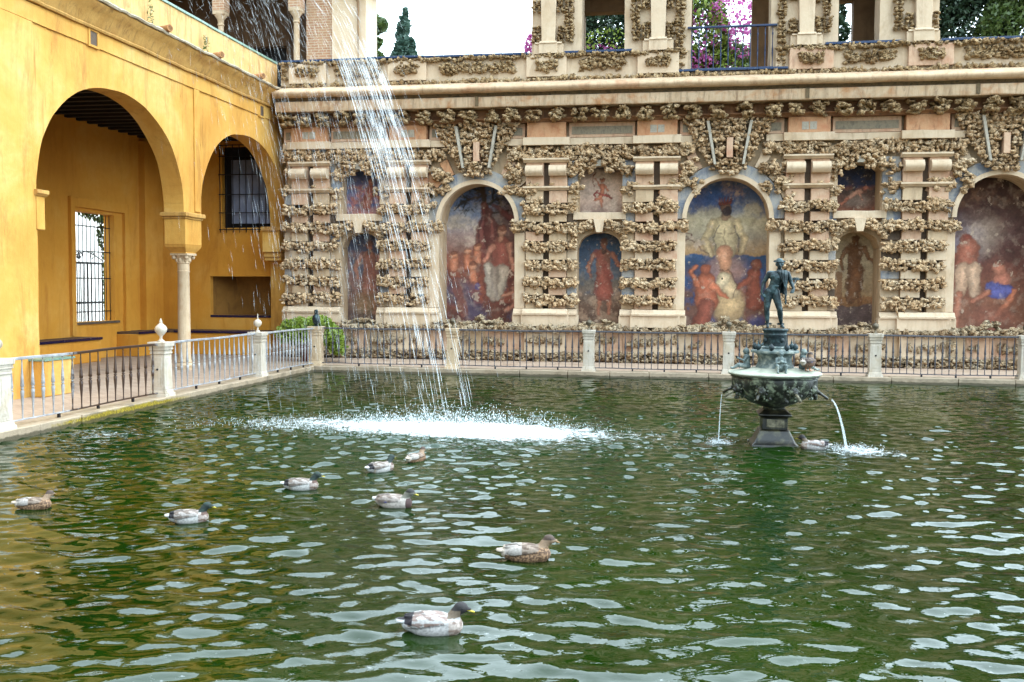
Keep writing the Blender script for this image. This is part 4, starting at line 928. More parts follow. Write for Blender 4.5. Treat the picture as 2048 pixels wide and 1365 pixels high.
# lower small niches
p = Paint(1.3, 2.9, 41); p.grad([(0,(86,62,56)),(.3,(120,88,76)),(.6,(96,96,116)),(1,(56,76,116))]); p.blot(5,.45,.6,(150,90,66),.6,1,.1,.8); p.body(.55,.08,.8,(184,110,84),(110,70,60),(150,84,66)); p.ell((.5,.2),.35,.12,(150,118,60),.5,.4); p.finish(.9); p.build(-10.48, 1.25, 30.5, 'fresco', None)
p = Paint(1.36, 2.9, 42); p.grad([(0,(92,62,48)),(.2,(120,86,64)),(.45,(120,108,96)),(.7,(56,90,122)),(1,(30,60,96))]); p.blot(5,.45,.6,(60,96,126),.6,1,.3,1); p.blot(6,.5,.62,(190,150,116),.6,2,.0,.4); p.body(.56,.10,.80,(176,100,66),(84,54,46),(160,66,48)); p.line([(.25,.8),(.3,.45)],.01,(70,70,80),.8); p.finish(.6); p.build(-3.07, 1.25, 30.46, 'fresco', None)
p = Paint(1.3, 2.9, 43); p.grad([(0,(98,78,74)),(.20,(104,82,76)),(.205,(150,100,50)),(.3,(170,112,56)),(.32,(190,150,96)),(.7,(206,186,146)),(1,(190,168,130))]); p.lay(np.clip((.22+.02*np.sin(p.U*9)-p.V)/.01,0,1),(106,82,78)); 
p.body(.56,.22,.72,(140,86,40),(96,58,30),(132,80,36)); p.cap((.5,.3),(.6,.55),.14,.16,(138,84,38),.8); p.ell((.58,.78),.17,.10,(128,82,40),.7); p.cap((.0,.22),(.22,.22),.0,.0,(0,0,0),0); p.lay(((p.U < .3)&(p.V > .22)&(p.V < .56))*1.0,(150,96,50),.8); p.finish(.5); p.build(4.40, 1.25, 30.95, 'fresco', None)
# upper small niches
p = Paint(1.3, 1.5, 51); p.grad([(0,(180,120,110)),(.5,(120,110,150)),(1,(40,78,140))]); p.blot(5,.42,.58,(30,80,146),.9,1,.2,1); p.blot(6,.48,.62,(186,96,80),.8,2,0,.7); p.cap((.5,.25),(.6,.6),.12,.10,(166,84,66)); p.ell((.62,.72),.08,.08,(176,96,76)); p.cap((.6,.5),(.85,.4),.05,.03,(170,84,66)); p.finish(.8); p.build(-10.48, 4.55, 30.4, 'fresco', None)
p = Paint(1.36, 1.5, 52); p.grad([(0,(150,118,106)),(.18,(170,138,122)),(.3,(214,178,156)),(.7,(220,190,170)),(1,(84,70,90))]); p.blot(5,.5,.68,(230,206,184),.6,1); f_ = (196,110,74)
p.cap((.50,.42),(.52,.60),.055,.065,f_); p.cap((.48,.42),(.50,.18),.05,.02,f_); p.cap((.48,.40),(.34,.32),.05,.025,f_); p.ell((.52,.72),.055,.05,f_); p.ell((.52,.75),.05,.03,(120,60,36),.8); p.cap((.45,.62),(.36,.74),.025,.018,f_); p.cap((.58,.60),(.66,.50),.025,.018,f_); p.line([(.36,.86),(.30,.72),(.34,.60)],.008,(140,60,44)); p.cap((.40,.46),(.62,.40),.02,.03,(176,60,48)); p.cap((.62,.44),(.74,.34),.03,.02,(150,60,50)); p.line([(.40,.50),(.32,.42),(.36,.34)],.014,(150,50,44))
p.finish(.35); p.build(-3.07, 4.55, 30.42, 'fresco', None)
p = Paint(1.3, 1.5, 53); p.grad([(0,(180,104,66)),(.25,(150,90,64)),(.5,(84,70,66)),(1,(36,50,90))]); p.blot(5,.45,.6,(36,62,110),.8,1,.5,1.1); p.blot(5,.5,.62,(170,90,60),.6,2,0,.6); p.ell((.55,.28),.35,.14,(150,130,116),.8,.4); p.cap((.35,.34),(.62,.48),.05,.06,(216,150,120)); p.ell((.74,.54),.06,.045,(196,110,84)); p.cap((.35,.34),(.22,.22),.035,.025,(204,116,84)); p.cap((.60,.44),(.66,.30),.03,.02,(210,140,110)); p.finish(.5); p.build(4.40, 4.55, 30.8, 'fresco', None)

# ================================================================== OCHRE ARCADE (west side)
arc = empty('arcade_building', (-12.6, 20, GZ), label='yellow ochre arcade with two tall arches on a slim marble column, left of the pool', cat='building')
IM = Matrix.Translation((12.6, -20, -GZ))
def ap(mb, name, mt, smooth=False, bevel=0, jit=.012, fr=1.3, parent=None, **k):
    if jit: mb.jitter(jit, fr)
    o = mb.build(name, M_[mt], parent or arc, smooth, bevel, **k); o.matrix_parent_inverse = IM.copy() if parent is None else Matrix(); return o
XF, XB = -12.6, -13.15
def sup(a, b_, zs, rise, n=2.15):
    c = (a+b_)/2; h = (b_-a)/2
    return lambda t: zs+rise*max(0, 1-abs((t-c)/h)**n)**(1/n)
f1, f2 = sup(18.0, 23.95, 4.22, 2.52), sup(24.87, 30.72, 4.22, 2.55)
def top(t):
    if t <= 23.95: return f1(t)
    if t < 24.87: return 4.2501
    return f2(t)
mb = MB(); wall_slices(mb, 6.0, 31.0, GZ-.1, 8.2, XF, XB, [(18.0, 30.72, GZ-.1, top, [18.0]+[round(20.975-2.975*math.cos(PI*i/40), 5) for i in range(1,41)]+[round(27.795-2.925*math.cos(PI*i/40), 5) for i in range(41)])], axis='y'); ap(mb, 'wall', 'yellow', smooth=30, jit=.018)
# raised frames round the arches leave sunk panels: thin fillet bands
mb = MB()
mb.box(-12.6, -12.565, 6.0, 31.0, 7.50, 7.86, .5); mb.box(-12.6, -12.565, 24.50, 24.80, 4.3, 7.497, .5); mb.box(-12.6, -12.565, 17.3, 17.96, 4.3, 7.497, .5) if False else None
mb.box(-12.6, -12.565, 6.0, 17.92, GZ-.1, 7.497, .5)
ap(mb, 'panel_frame', 'yellow', bevel=.01, jit=.006)
mb = MB(); pr = [(-12.62,7.862),(-12.50,7.862),(-12.48,7.90),(-12.50,7.93),(-12.47,7.98),(-12.42,8.10),(-12.34,8.22),(-12.24,8.30),(-12.22,8.36),(-12.62,8.36)]
mb.extr(pr, 6.0, 30.0, 'y', .3); ap(mb, 'cornice', 'cornice_y', smooth=40, jit=.02, fr=2)
mb = MB(); mb.extr([(-12.62,8.361),(-12.17,8.361),(-12.15,8.40),(-12.18,8.43),(-12.62,8.52)], 6.0, 30.0, 'y', .15); ap(mb, 'gutter_ledge', 'gutter', smooth=30, jit=.03, fr=3)
mb = MB(); mb.box(-12.9, -12.58, 6.0, 29.98, 8.1, 9.30, .4); ap(mb, 'parapet', 'parapet', jit=.015)
y = 6.0
while y < 29.9:
    mb = MB(); mb.box(-12.93, -12.545, y+.004, min(y+.42, 29.95)-.004, 9.303, 9.37); ap(mb, 'coping_tile', 'greentile', jit=.004, bevel=.01); y += .42
mb = MB(); mb.box(-17.8, -12.92, 6.0, 31.2, 8.0, 8.3); ap(mb, 'terrace_slab', 'tan', jit=0)
for y in (19.5, 22.65, 25.39, 28.05):
    p0 = Vector((-12.62, y-.02, 8.40+.06)); p1 = Vector((-12.08, y-.26, 8.50))
    mb = MB(); n = 14; pts = [p0, p0.lerp(p1,.3), p0.lerp(p1,.7), p1]; rads = [.125,.115,.095,.085]
    mb.tube(pts, rads, n, cap=False); mb.tube(pts[::-1], [r-.02 for r in rads[::-1]], n, cap=False)
    a = 3*n; b_ = 4*n
    for k in range(n): mb.f.append((a+k, a+(k+1) % n, b_+(n-(k+1)) % n if False else b_+((k+1) % n), b_+k))
    o = ap(mb, 'clay_spout', 'clay', smooth=50, jit=0)
for y, z in ((19.97, 7.68), (28.75, 7.66), (12.0, 7.68)):
    mb = MB(); mb.box(-12.62, -12.545, y-.20, y-.13, z-.2, z+.2); mb.box(-12.62, -12.545, y+.13, y+.20, z-.2, z+.2); mb.box(-12.62, -12.545, y-.13, y+.13, z+.14, z+.2); mb.box(-12.62, -12.545, y-.13, y+.13, z-.2, z-.15); ap(mb, 'vent_frame', 'yellow', jit=.003, bevel=.005)
    mb = MB(); mb.box(-12.6, -12.562, y-.13, y+.13, z-.15, z+.14); ap(mb, 'vent_hole', 'slot', jit=0)
# impost, capital and column
mb = MB(); mb.box(XB-.02, XF+.02, 23.97, 24.85, 3.42, 4.08, .3); ap(mb, 'impost_block', 'yellow', bevel=.015, jit=.01)
mb = MB(); mb.box(XB-.10, XF+.10, 23.88, 24.94, 4.14, 4.25, .3); mb.box(XB-.05, XF+.05, 23.93, 24.89, 4.08, 4.14, .3); ap(mb, 'impost_ledge', 'cornice_y', bevel=.02, jit=.01)
cx, cy = -12.875, 24.41
mb = MB(); n0 = len(mb.v)
for z, hx, hy in ((3.42,.295,.44),(3.36,.28,.42),(3.28,.24,.33),(3.23,.21,.26),(3.2,.21,.26)): mb.v += [(cx-hx, cy-hy, z), (cx+hx, cy-hy, z), (cx+hx, cy+hy, z), (cx-hx, cy+hy, z)]
for i in range(4):
    for k in range(4): k2 = (k+1) % 4; mb.f.append((i*4+k, i*4+k2, i*4+4+k2, i*4+4+k))
mb.f += [(0,1,2,3),(19,18,17,16)]; ap(mb, 'impost_taper', 'yellow', smooth=30, jit=.006)
col = empty('column'); col.parent = arc; col.matrix_parent_inverse = IM.copy(); col.location = (cx, cy, GZ)
mb = MB(); mb.lathe([(.235,0),(.235,.07),(.25,.10),(.235,.15),(.19,.18),(.20,.21),(.175,.25),(.165,.3),(.158,1.4),(.148,2.55),(.16,2.57),(.16,2.60),(.14,2.61)], seg=28); mb.jitter(.004, 3); mb.build('shaft', M_['marble'], col, smooth=45)
mb = MB(); mb.lathe([(.145,2.60),(.15,2.62),(.15,2.78),(.17,2.80),(.16,2.84),(.17,2.90),(.22,2.99),(.24,3.0),(.24,3.03),(.17,3.04)], seg=24); mb.box(-.24,.24,-.25,.25,3.0,3.055)
for a in range(4):
    w = PI/4+a*PI/2; q = (.235*math.cos(w)*1.05, .235*math.sin(w)*1.1, 2.95); mb.ball(q, .055)
for a in range(8):
    w = a*PI/4; mb.ball((.17*math.cos(w), .17*math.sin(w), 2.88), (.04,.04,.06))
mb.build('capital', M_['marble'], col, smooth=40)
# corner corbel and left corbel
for (ya, yb, lo) in ((30.05, 30.9, 1), (17.95, 18.22, 0)):
    mb = MB(); mb.box(XB-.0, XF+.03, ya, yb, 3.45, 4.12, .3)
    if lo: mb.box(XB, XF+.01, ya+.12, yb, 3.3, 3.448); mb.box(XB, XF, ya+.2, yb, 3.18, 3.298)
    ap(mb, 'corbel', 'yellow', bevel=.02, jit=.01)
    mb = MB(); mb.extr([(XB,4.12),(XF+.05,4.12),(XF+.11,4.17),(XF+.11,4.24),(XB,4.25)], ya-.08, yb+.02, 'y', .2); ap(mb, 'corbel_ledge', 'cornice_y', smooth=35, jit=.008)
# low tiled block on the first pier
mb = MB(); mb.box(-12.562, -12.22, 17.6, 18.55, GZ, .86, .3); ap(mb, 'pier_block', 'yellow', bevel=.02, jit=.01)
mb = MB(); mb.box(-12.57, -12.2, 17.58, 18.57, .862, .90); ap(mb, 'block_top_tile', 'greentile', jit=.003)
# room behind the arches
GX = -17.3
mb = MB(); wall_slices(mb, 6.0, 31.02, GZ-.1, 7.8, GX, GX-.35, [(26.35, 28.45, 1.27, lambda t: 4.52, 1)], axis='y'); ap(mb, 'gate_wall', 'yellow_in', smooth=30, jit=.01)
mb = MB(); mb.box(GX, GX+.10, 28.9, 29.15, .9, 4.9, .4); mb.box(GX, GX+.10, 26.1, 26.3, .9, 4.9, .4); mb.box(GX, GX+.10, 26.3, 28.9, 4.62, 4.9, .4); mb.box(GX, GX+.22, 29.9, 31.0, .9, 7.0, .4) ; ap(mb, 'window_surround', 'yellow_in', bevel=.015)
mb = MB(); wall_slices(mb, GX, -12.6, GZ-.1, 3.5, 31.0, 31.2, [(-15.4,-13.2,1.40,lambda t: 2.68,1)]); wall_slices(mb, GX, -12.6, 3.5, 7.8, 31.0, 31.2, [(-14.95,-13.2,4.28,lambda t: 6.95,1)]); ap(mb, 'end_wall', 'yellow_in', smooth=30, jit=.008)
mb = MB(); mb.box(GX-.2, -12.3, 32.15, 32.3, -.2, 8.0); ap(mb, 'rear_wall', 'yellow_in', jit=0)
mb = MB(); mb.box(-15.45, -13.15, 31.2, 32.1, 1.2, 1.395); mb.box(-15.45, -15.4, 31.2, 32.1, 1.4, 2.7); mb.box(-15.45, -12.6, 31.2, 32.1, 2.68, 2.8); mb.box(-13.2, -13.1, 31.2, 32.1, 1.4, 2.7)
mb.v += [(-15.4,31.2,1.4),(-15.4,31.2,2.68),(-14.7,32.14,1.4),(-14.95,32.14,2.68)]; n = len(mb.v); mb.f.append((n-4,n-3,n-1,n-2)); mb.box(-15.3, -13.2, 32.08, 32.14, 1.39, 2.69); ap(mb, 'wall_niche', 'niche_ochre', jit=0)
def tiles(a, b_, d, z, axis, mt='navytile', w=.2, dd=.06, h=.07):
    t_ = a
    while t_ < b_-.03:
        e = random.random(); 
        if e > .04:
            mb = MB(); A = (t_+.004, min(t_+w, b_)-.004)
            if axis == 'x': mb.box(A[0], A[1], d-dd, d, z-h, z)
            else: mb.box(d, d+dd, A[0], A[1], z-h, z)
            ap(mb, 'tile', mt, jit=0)
        t_ += w
tiles(-15.4, -13.2, 31.03, 1.40, 'x', h=.08, dd=.05)
mb = MB(); mb.box(GX+.001, -12.9, 29.95, 30.99, GZ, .84, .4); mb.box(GX+.001, GX+.75, 28.5, 29.948, GZ, .84, .4); ap(mb, 'bench', 'yellow_in', bevel=.02)
tiles(GX+.76, -13.16, 29.95, .92, 'x'); tiles(28.5, 29.93, GX+.75, .92, 'y'); mb = MB(); mb.box(GX+.001, -12.9, 29.951, 30.98, .842, .915); mb.box(GX+.001, GX+.749, 28.52, 29.948, .842, .915); ap(mb, 'bench_top', 'brown', jit=0)
mb = MB(); mb.box(GX+.001, GX+.72, 19.5, 26.5, GZ, .78, .4); ap(mb, 'bench', 'yellow_in', bevel=.02); tiles(19.5, 26.5, GX+.72, .86, 'y', w=.21)
mb = MB(); mb.box(GX+.002, GX+.719, 19.52, 26.48, .781, .855); ap(mb, 'bench_top', 'brown', jit=0)
mb = MB(); mb.box(GX-.04, GX+.06, 26.35, 28.62, 1.2, 1.268); ap(mb, 'window_sill', 'slot', jit=.004)
y = 6.2
mb = MB(); mb.box(GX-.2, -12.9, 6.0, 31.1, 7.35, 7.6); ap(mb, 'ceiling', 'dark', jit=0)
while y < 31: mb = MB(); mb.box(GX, XB, y, y+.16, 7.12, 7.348); ap(mb, 'ceiling_beam', 'dark', jit=0); y += .55
mb = MB(); mb.box(GX-.35, XB, 5.8, 6.0, -.1, 8.3); ap(mb, 'south_wall', 'yellow_in', jit=0)
# upper barred window in the end wall
win = empty('barred_window'); win.parent = arc; win.matrix_parent_inverse = IM.copy()
mb = MB(); mb.box(-15.0, -13.15, 31.21, 31.24, 4.25, 7.0); mb.build('pane', M_['black'], win)
mb = MB(); mb.box(-14.62, -13.3, 31.02, 31.06, 4.42, 6.5); mb.build('shutter', M_['shutter'], win)
for i in range(9):
    mb = MB(); x = -14.98+i*.228; mb.tube([(x, 30.9, 4.12), (x, 30.9, 7.0)], .014, 6); mb.build('bar', M_['iron'], win, smooth=True)
for z in (4.2, 4.75, 5.35, 6.0, 6.6, 6.96):
    mb = MB(); mb.box(-15.02, -13.1, 30.885, 30.915, z, z+.03); mb.build('bar', M_['iron'], win)
# grille of the big window toward the garden
gr = empty('window_grille'); gr.parent = arc; gr.matrix_parent_inverse = IM.copy()
for i in range(11):
    mb = MB(); y = 26.42+i*.2; mb.tube([(GX-.15, y, 1.27), (GX-.15, y, 4.5)], .012, 6); mb.build('bar', M_['iron'], gr, smooth=True)
for z in (1.55, 2.55, 3.35, 4.1): mb = MB(); mb.box(GX-.165, GX-.135, 26.35, 28.45, z, z+.03); mb.build('bar', M_['iron'], gr)

# outside that window: iron gate, pale garden wall, climbing plant
gate = empty('iron_gate', (-19.2, 30.0, .05), label='black wrought iron garden gate with scrolls and spears beyond the left barred window', cat='gate')
def gp(mb, name): return mb.build(name, M_['iron'], gate, smooth=40)
for i, y in enumerate(np.linspace(-1.6, 1.6, 17)):
    mb = MB(); mb.tube([(0, y, 0), (0, y, 3.0)], .016, 6); gp(mb, 'bar')
for y in (-1.2, 1.0): mb = MB(); mb.box(-.04, .04, y-.045, y+.045, 0, 3.1); mb.tube([(0,y,3.1),(0,y,3.6),(0,y,3.9),(0,y,4.15)], [.02,.03,.05,.004], 8); gp(mb, 'gate_post')
for z in (.5, 1.7, 3.0): mb = MB(); mb.box(-.03, .03, -1.7, 1.7, z, z+.07); gp(mb, 'rail')
for y0, f in ((-.5, 1), (-.5, -1), (-1.2, 1), (-1.2, -1), (.2, 1), (1.0, -1)):
    pts = [(0, y0+f*(.05+.16*math.cos(a)*(1-a/9)), 3.25+.16*math.sin(a)*(1-a/9)) for a in np.linspace(0, 6.5, 22)]; mb = MB(); mb.tube(pts, .016, 6); gp(mb, 'scroll')
mb = MB(); mb.tube([(0,-1.1,3.12),(0,-.6,3.3),(0,-.1,3.42),(0,.4,3.3),(0,.9,3.12)], .018, 6); gp(mb, 'crest')
gw = MB(); gw.box(-27, -26.6, 20, 52, 0, 9, 1.5).jitter(.02); M_['limewash'] = plaster('limewashed_wall', (.80,.78,.74,1), (.86,.84,.81,1), (.74,.72,.68,1), .5, (.6,.56,.5,1)); o = gw.build('garden_wall', M_['limewash']); props(o, 'tall pale garden wall in bright light seen beyond the iron gate', 'wall')
cp = empty('climbing_plant', (-18.1, 29.25, .05), label='dark leafy creeper hanging down beside the iron gate behind the left window', cat='plant')
leaves([(0,.35,2.6,.22,.38,2.2,3),(0,.0,4.65,.3,1.5,.35,2.4),(0,.1,3.9,.2,.5,.5,.8)], 1900, .07, 'foliage', M_['leaf_mid'], cp)
mb = MB(); mb.tube([(0,.8,0),(0.05,.7,1.5),(0,.75,3),(.02,.4,4.4)], [.04,.03,.025,.02], 6); mb.build('stem', M_['bark'], cp)

# ================================================================== BUILDINGS ABOVE THE CORNER
tw = empty('upper_loggia_building', (-12, 32, 8.5), label='brick loggia with marble columns joined to a cream rendered block above the left corner', cat='building')
TI = Matrix.Translation((12, -32, -8.5))
def tp(mb, name, mt, smooth=False, bevel=0, jit=.0):
    if jit: mb.jitter(jit)
    o = mb.build(name, M_[mt], tw, smooth, bevel); o.matrix_parent_inverse = TI.copy(); return o
mb = MB(); mb.box(-12.35, -11.42, 31.9, 35.2, 8.3, 14.5, .5); tp(mb, 'brick_wall', 'brick')
mb = MB(); mb.box(-11.42, -10.26, 31.8, 33.0, 8.3, 12.6, .5); tp(mb, 'rendered_wall', 'brick_pl', jit=.01)
mb = MB(); mb.tube([(-10.95, 31.72, 12.1),(-10.62, 31.72, 11.9),(-10.5, 31.72, 11.65),(-10.5, 31.72, 9.2)], .045, 8); tp(mb, 'drain_pipe', 'tan', smooth=40)
mb = MB(); mb.extr([(31.8,12.0),(31.5,12.25),(31.3,12.3),(31.3,12.36),(31.8,12.6)], -11.5, -9.95); tp(mb, 'eave', 'brick_pl')
for i in range(6):
    x = -10.26; y = 31.35+i*.3
    mb = MB(); mb.tube([(x-.1, y, 12.33), (-9.8, y, 12.22)], .09, 8); tp(mb, 'roof_tile', 'clay', smooth=40)
mb = MB(); mb.box(-10.26, -9.9, 31.3, 33.0, 12.1, 12.24); tp(mb, 'eave', 'brick_pl')
def ccol(x, y, r=.10):
    mb = MB(); mb.lathe([(.16,8.5),(.16,8.6),(r*1.2,8.68),(r*1.05,9.0),(r*.92,11.0),(r*1.15,11.02),(r*1.15,11.06),(r*.95,11.08),(r*1.1,11.2),(.22,11.36),(.22,11.42)], (x, y, 0), 20); mb.box(x-.2, x+.2, y-.2, y+.2, 11.36, 11.46); tp(mb, 'column', 'marble', smooth=40)
    mb = MB(); mb.box(x-.21, x+.21, y-.2, y+.2, 11.465, 11.95, .2); tp(mb, 'brick_impost', 'brick')
    return x
ccol(-12.55, 31.55); ccol(-15.2, 31.55); ccol(-17.85, 31.55)
mb = MB(); wall_slices(mb, -19.4, -12.35, 11.95, 14.5, 31.35, 31.75, [(-17.64,-15.41,11.95,archf(-16.525,1.1,12.1),14),(-14.99,-12.76,11.95,archf(-13.875,1.1,12.1),14)]); tp(mb, 'brick_arch', 'brick', smooth=30)
mb = MB(); wall_slices(mb, -20, -12.3, 8.3, 14.5, 34.6, 34.9, [(-16.2,-14.15,8.31,lambda t: 11.05,1)]); tp(mb, 'loggia_back_wall', 'brown', jit=.01)
mb = MB(); mb.box(-16.4, -14.0, 35.2, 35.3, 8.3, 11.3); tp(mb, 'dark_doorway', 'black')  # darkness beyond the opening put into a near-black sheet
mb = MB(); mb.box(-20, -12.3, 31.75, 34.6, 13.0, 13.3); tp(mb, 'loggia_ceiling', 'dark')
mb = MB(); mb.box(-20, -12.3, 31.2, 35.3, 8.0, 8.48); tp(mb, 'loggia_floor', 'tan')
mb = MB(); mb.box(-20.2, -20, 31.3, 35, 8.3, 14.5); tp(mb, 'side_wall', 'brown')

# ================================================================== FENCES
def post(px_, py_, z0=GZ, h=1.09, finial='ball', root=None, w=.17, mt='post'):
    p = empty('post'); p.parent = root; p.location = (px_, py_, z0); ob = []
    mb = MB(); s_ = w
    def fr(z0_, z1_, a, b_): mb.v.extend([(x*a, y*a, z0_) for x, y in ((-1,-1),(1,-1),(1,1),(-1,1))]+[(x*b_, y*b_, z1_) for x, y in ((-1,-1),(1,-1),(1,1),(-1,1))]); n = len(mb.v)-8; mb.f.extend([(n+k, n+(k+1) % 4, n+4+(k+1) % 4, n+4+k) for k in range(4)]+[(n+3,n+2,n+1,n),(n+4,n+5,n+6,n+7)])
    fr(0, .07, s_*1.25, s_*1.2); fr(.0701, .14, s_*1.1, s_*1.0); fr(.1401, h-.24, s_*.97, s_*.9); fr(h-.2399, h-.20, s_*1.0, s_*1.0); fr(h-.1999, h-.16, s_*.95, s_*.97); fr(h-.1599, h-.13, s_*1.06, s_*1.1); fr(h-.1299, h-.09, s_*1.02, s_*1.08); fr(h-.0899, h, s_*1.16, s_*1.2)
    mb.jitter(.003, 5); mb.build('shaft', M_[mt], p, bevel=.008)
    for sx, sy in ((0,-1),(1,0)):
        mb = MB(); q = s_*.94
        if sx: mb.box(q-.02, q+.006, -.09, .09, .22, h-.3)
        else: mb.box(-.09, .09, -q-.006, -q+.02, .22, h-.3)
        mb.build('sunk_panel', M_[mt], p, bevel=.004)
    mb = MB(); mb.ball((0 if not w > .2 else 0, -s_*.94-.01, .55), .022, 8, 6); mb.build('bolt', M_['iron'], p)
    if finial == 'white': mb = MB(); mb.lathe([(.07,h),(.07,h+.02),(.03,h+.05),(.028,h+.11),(.06,h+.14),(.115,h+.21),(.12,h+.26),(.10,h+.31),(.05,h+.35),(.03,h+.37),(.035,h+.39),(.02,h+.44),(.004,h+.47)], seg=20); mb.build('finial', M_['post'], p, smooth=50)
    elif finial == 'pale': mb = MB(); mb.lathe([(.06,h),(.05,h+.03),(.02,h+.06),(.02,h+.12),(.06,h+.14),(.095,h+.19),(.098,h+.22),(.09,h+.26),(.05,h+.30),(.015,h+.31),(.012,h+.42),(.003,h+.45)], seg=20); mb.build('finial', M_['post'], p, smooth=50)
    elif finial == 'ball': mb = MB(); mb.lathe([(.06,h),(.05,h+.02),(.02,h+.05),(.022,h+.09),(.05,h+.11),(.082,h+.15),(.09,h+.19),(.08,h+.23),(.05,h+.26),(.01,h+.28),(.008,h+.34),(.002,h+.36)], seg=18); mb.build('finial', M_['bronzeball'], p, smooth=50)
    elif finial == 'lamp': mb = MB(); mb.lathe([(.12,h),(.12,h+.02),(.04,h+.03),(.06,h+.06),(.10,h+.12),(.115,h+.2),(.10,h+.28),(.06,h+.33),(.045,h+.35),(.055,h+.38),(.055,h+.45),(.03,h+.47)], seg=18); mb.build('finial', M_['bronze'], p, smooth=50)
    return p
M_['bronzeball'] = bronze_mat('tarnished_brass_ball', C(60,54,44), C(110,98,80), C(170,150,110), .5, .4)
def bal_mesh(mt, h=.98, k=1.0):
    mb = MB(); pr = [(.011,0),(.022,.01),(.012,.03),(.012,.08),(.014,.18),(.030,.40),(.034,.455),(.016,.475),(.030,.485),(.030,.50),(.016,.51),(.034,.53),(.030,.58),(.014,.80),(.011,.90),(.011,.96),(.022,.975),(.011,.98)]
    mb.lathe([(r*k, z*h/.98) for r, z in pr], seg=8); return mb.mesh('baluster', M_[mt], True)
BW, BN = bal_mesh('bal_w', .98, .95), bal_mesh('bal_n', .98, .85)
fw_ = empty('pool_fence', (-10.15, 20, GZ), label='pale balustrade with turned bars and white posts along the left pool edge', cat='fence')
fn_ = empty('pool_fence', (0, 26.42, GZ), label='dark iron balustrade with stone posts along the far pool edge below the rock wall', cat='fence')
def relpost(root, x, y, **k): return post(x-root.location.x, y-root.location.y, 0, root=root, **k)
WP = [13.45, 18.3, 22.9]
for y, f in zip(WP, ('pale', 'white', 'pale')): relpost(fw_, -10.15, y, finial=f, w=.16)
relpost(fw_, -9.98, 26.42, finial='lamp', w=.165, mt='marble', h=1.10)
def run(root, a, b_, n, me, mt, rail_z=1.03, r_=.022):
    a = Vector(a); b_ = Vector(b_); d = (b_-a)
    for i in range(n):
        p = a+d*(i+.7)/(n+.4); o = link('baluster', me, root, (p.x-root.location.x, p.y-root.location.y, .085), (random.uniform(-.008,.008), random.uniform(-.008,.008), random.uniform(0,6)))
    L = d.length; ang = math.atan2(d.y, d.x)
    for z, hw_, hh in ((rail_z, .03, .022), (.075, .022, .012)):
        mb = MB(); k = max(2, int(L/.5)); pts = [(i/k*L, 0, 0) for i in range(k+1)]
        mb.box(0, L, -hw_, hw_, z, z+hh*2, .5); mb.v = [(x, y, zz+.006*math.sin(x*2.1+a.y)) for x, y, zz in mb.v]
        o = mb.build('rail', M_[mt], root, bevel=.008); o.location = (a.x-root.location.x, a.y-root.location.y, 0); o.rotation_euler = (0,0,ang)
    for t_ in (.3, .55, .8):
        p = a+d*t_; mb = MB(); mb.box(-.02,.02,-.02,.02,.0,.08); o = mb.build('foot', M_['iron'], root); o.location = (p.x-root.location.x, p.y-root.location.y, .005)
for (a, b_, n) in ((13.6, 18.15, 17), (18.45, 22.75, 17), (23.05, 26.25, 16)): run(fw_, (-10.15, a, 0), (-10.15 if b_ < 26 else -10.02, b_, 0), n, BW, 'bal_w')
run(fw_, (-10.15, 7, 0), (-10.15, 13.3, 0), 22, BW, 'bal_w')
NP = [-6.08, -2.36, 1.28, 4.92, 8.50, 12.1]
for i, x in enumerate(NP): relpost(fn_, x, 26.42, finial='ball', w=.15, mt='post' if i > 0 else 'marble', h=1.10)
prev = -9.98
for i, x in enumerate(NP): run(fn_, (prev+.16, 26.42, 0), (x-.15, 26.42, 0), 19, BN, 'bal_n'); prev = x

# blue balustrade in the gallery doorway
br_ = empty('balcony_railing', (1.38, 29.66, 8.70), label='bright blue iron railing across the tall doorway of the upper gallery', cat='railing')
for i in range(12):
    x = -1.14+i*.207; mb = MB(); mb.lathe([(.012,0),(.02,.01),(.012,.03),(.014,.3),(.024,.44),(.014,.46),(.024,.48),(.014,.6),(.012,.9),(.024,.98),(.012,1.0),(.012,1.17)], (x,0,0), 8); mb.build('baluster', M_['bluemetal'], br_, smooth=True)
mb = MB(); mb.box(-1.26, 1.26, -.04, .04, 1.17, 1.23); mb.build('rail', M_['bluemetal'], br_, bevel=.01); mb = MB(); mb.box(-1.16, 1.16, -.03, .03, .0, .03); mb.build('rail', M_['bluemetal'], br_)

# ================================================================== PLANTS AND TREES
pt = empty('potted_shrub', (-10.75, 28.0, GZ), label='bushy lime green shrub in a dark red pot at the far pool corner', cat='plant')
mb = MB(); mb.lathe([(.22,0),(.26,.02),(.36,.42),(.40,.44),(.40,.50),(.36,.50),(.33,.46),(.05,.44)], seg=28); mb.build('pot', M_['pot'], pt, smooth=40)
leaves([(-.35,0,.95,.60,.45,.36,3),(.25,-.05,1.0,.5,.42,.36,3),(-.1,0,.7,.75,.5,.3,2),(.65,-.1,.75,.38,.4,.35,2),(-.75,0,.8,.35,.35,.3,1),(.9,-.2,.45,.3,.2,.25,.4),(-.2,0,.25,.2,.1,.2,.1)], 4600, .068, 'foliage', M_['leaf_lime'], pt, .6, .0)
for i in range(9):
    a = i*.7; mb = MB(); mb.tube([(0,0,.4),(.2*math.cos(a),.15*math.sin(a),.7),(.5*math.cos(a),.35*math.sin(a),1.1)], [.02,.014,.006], 5); mb.build('stem', M_['bark'], pt)
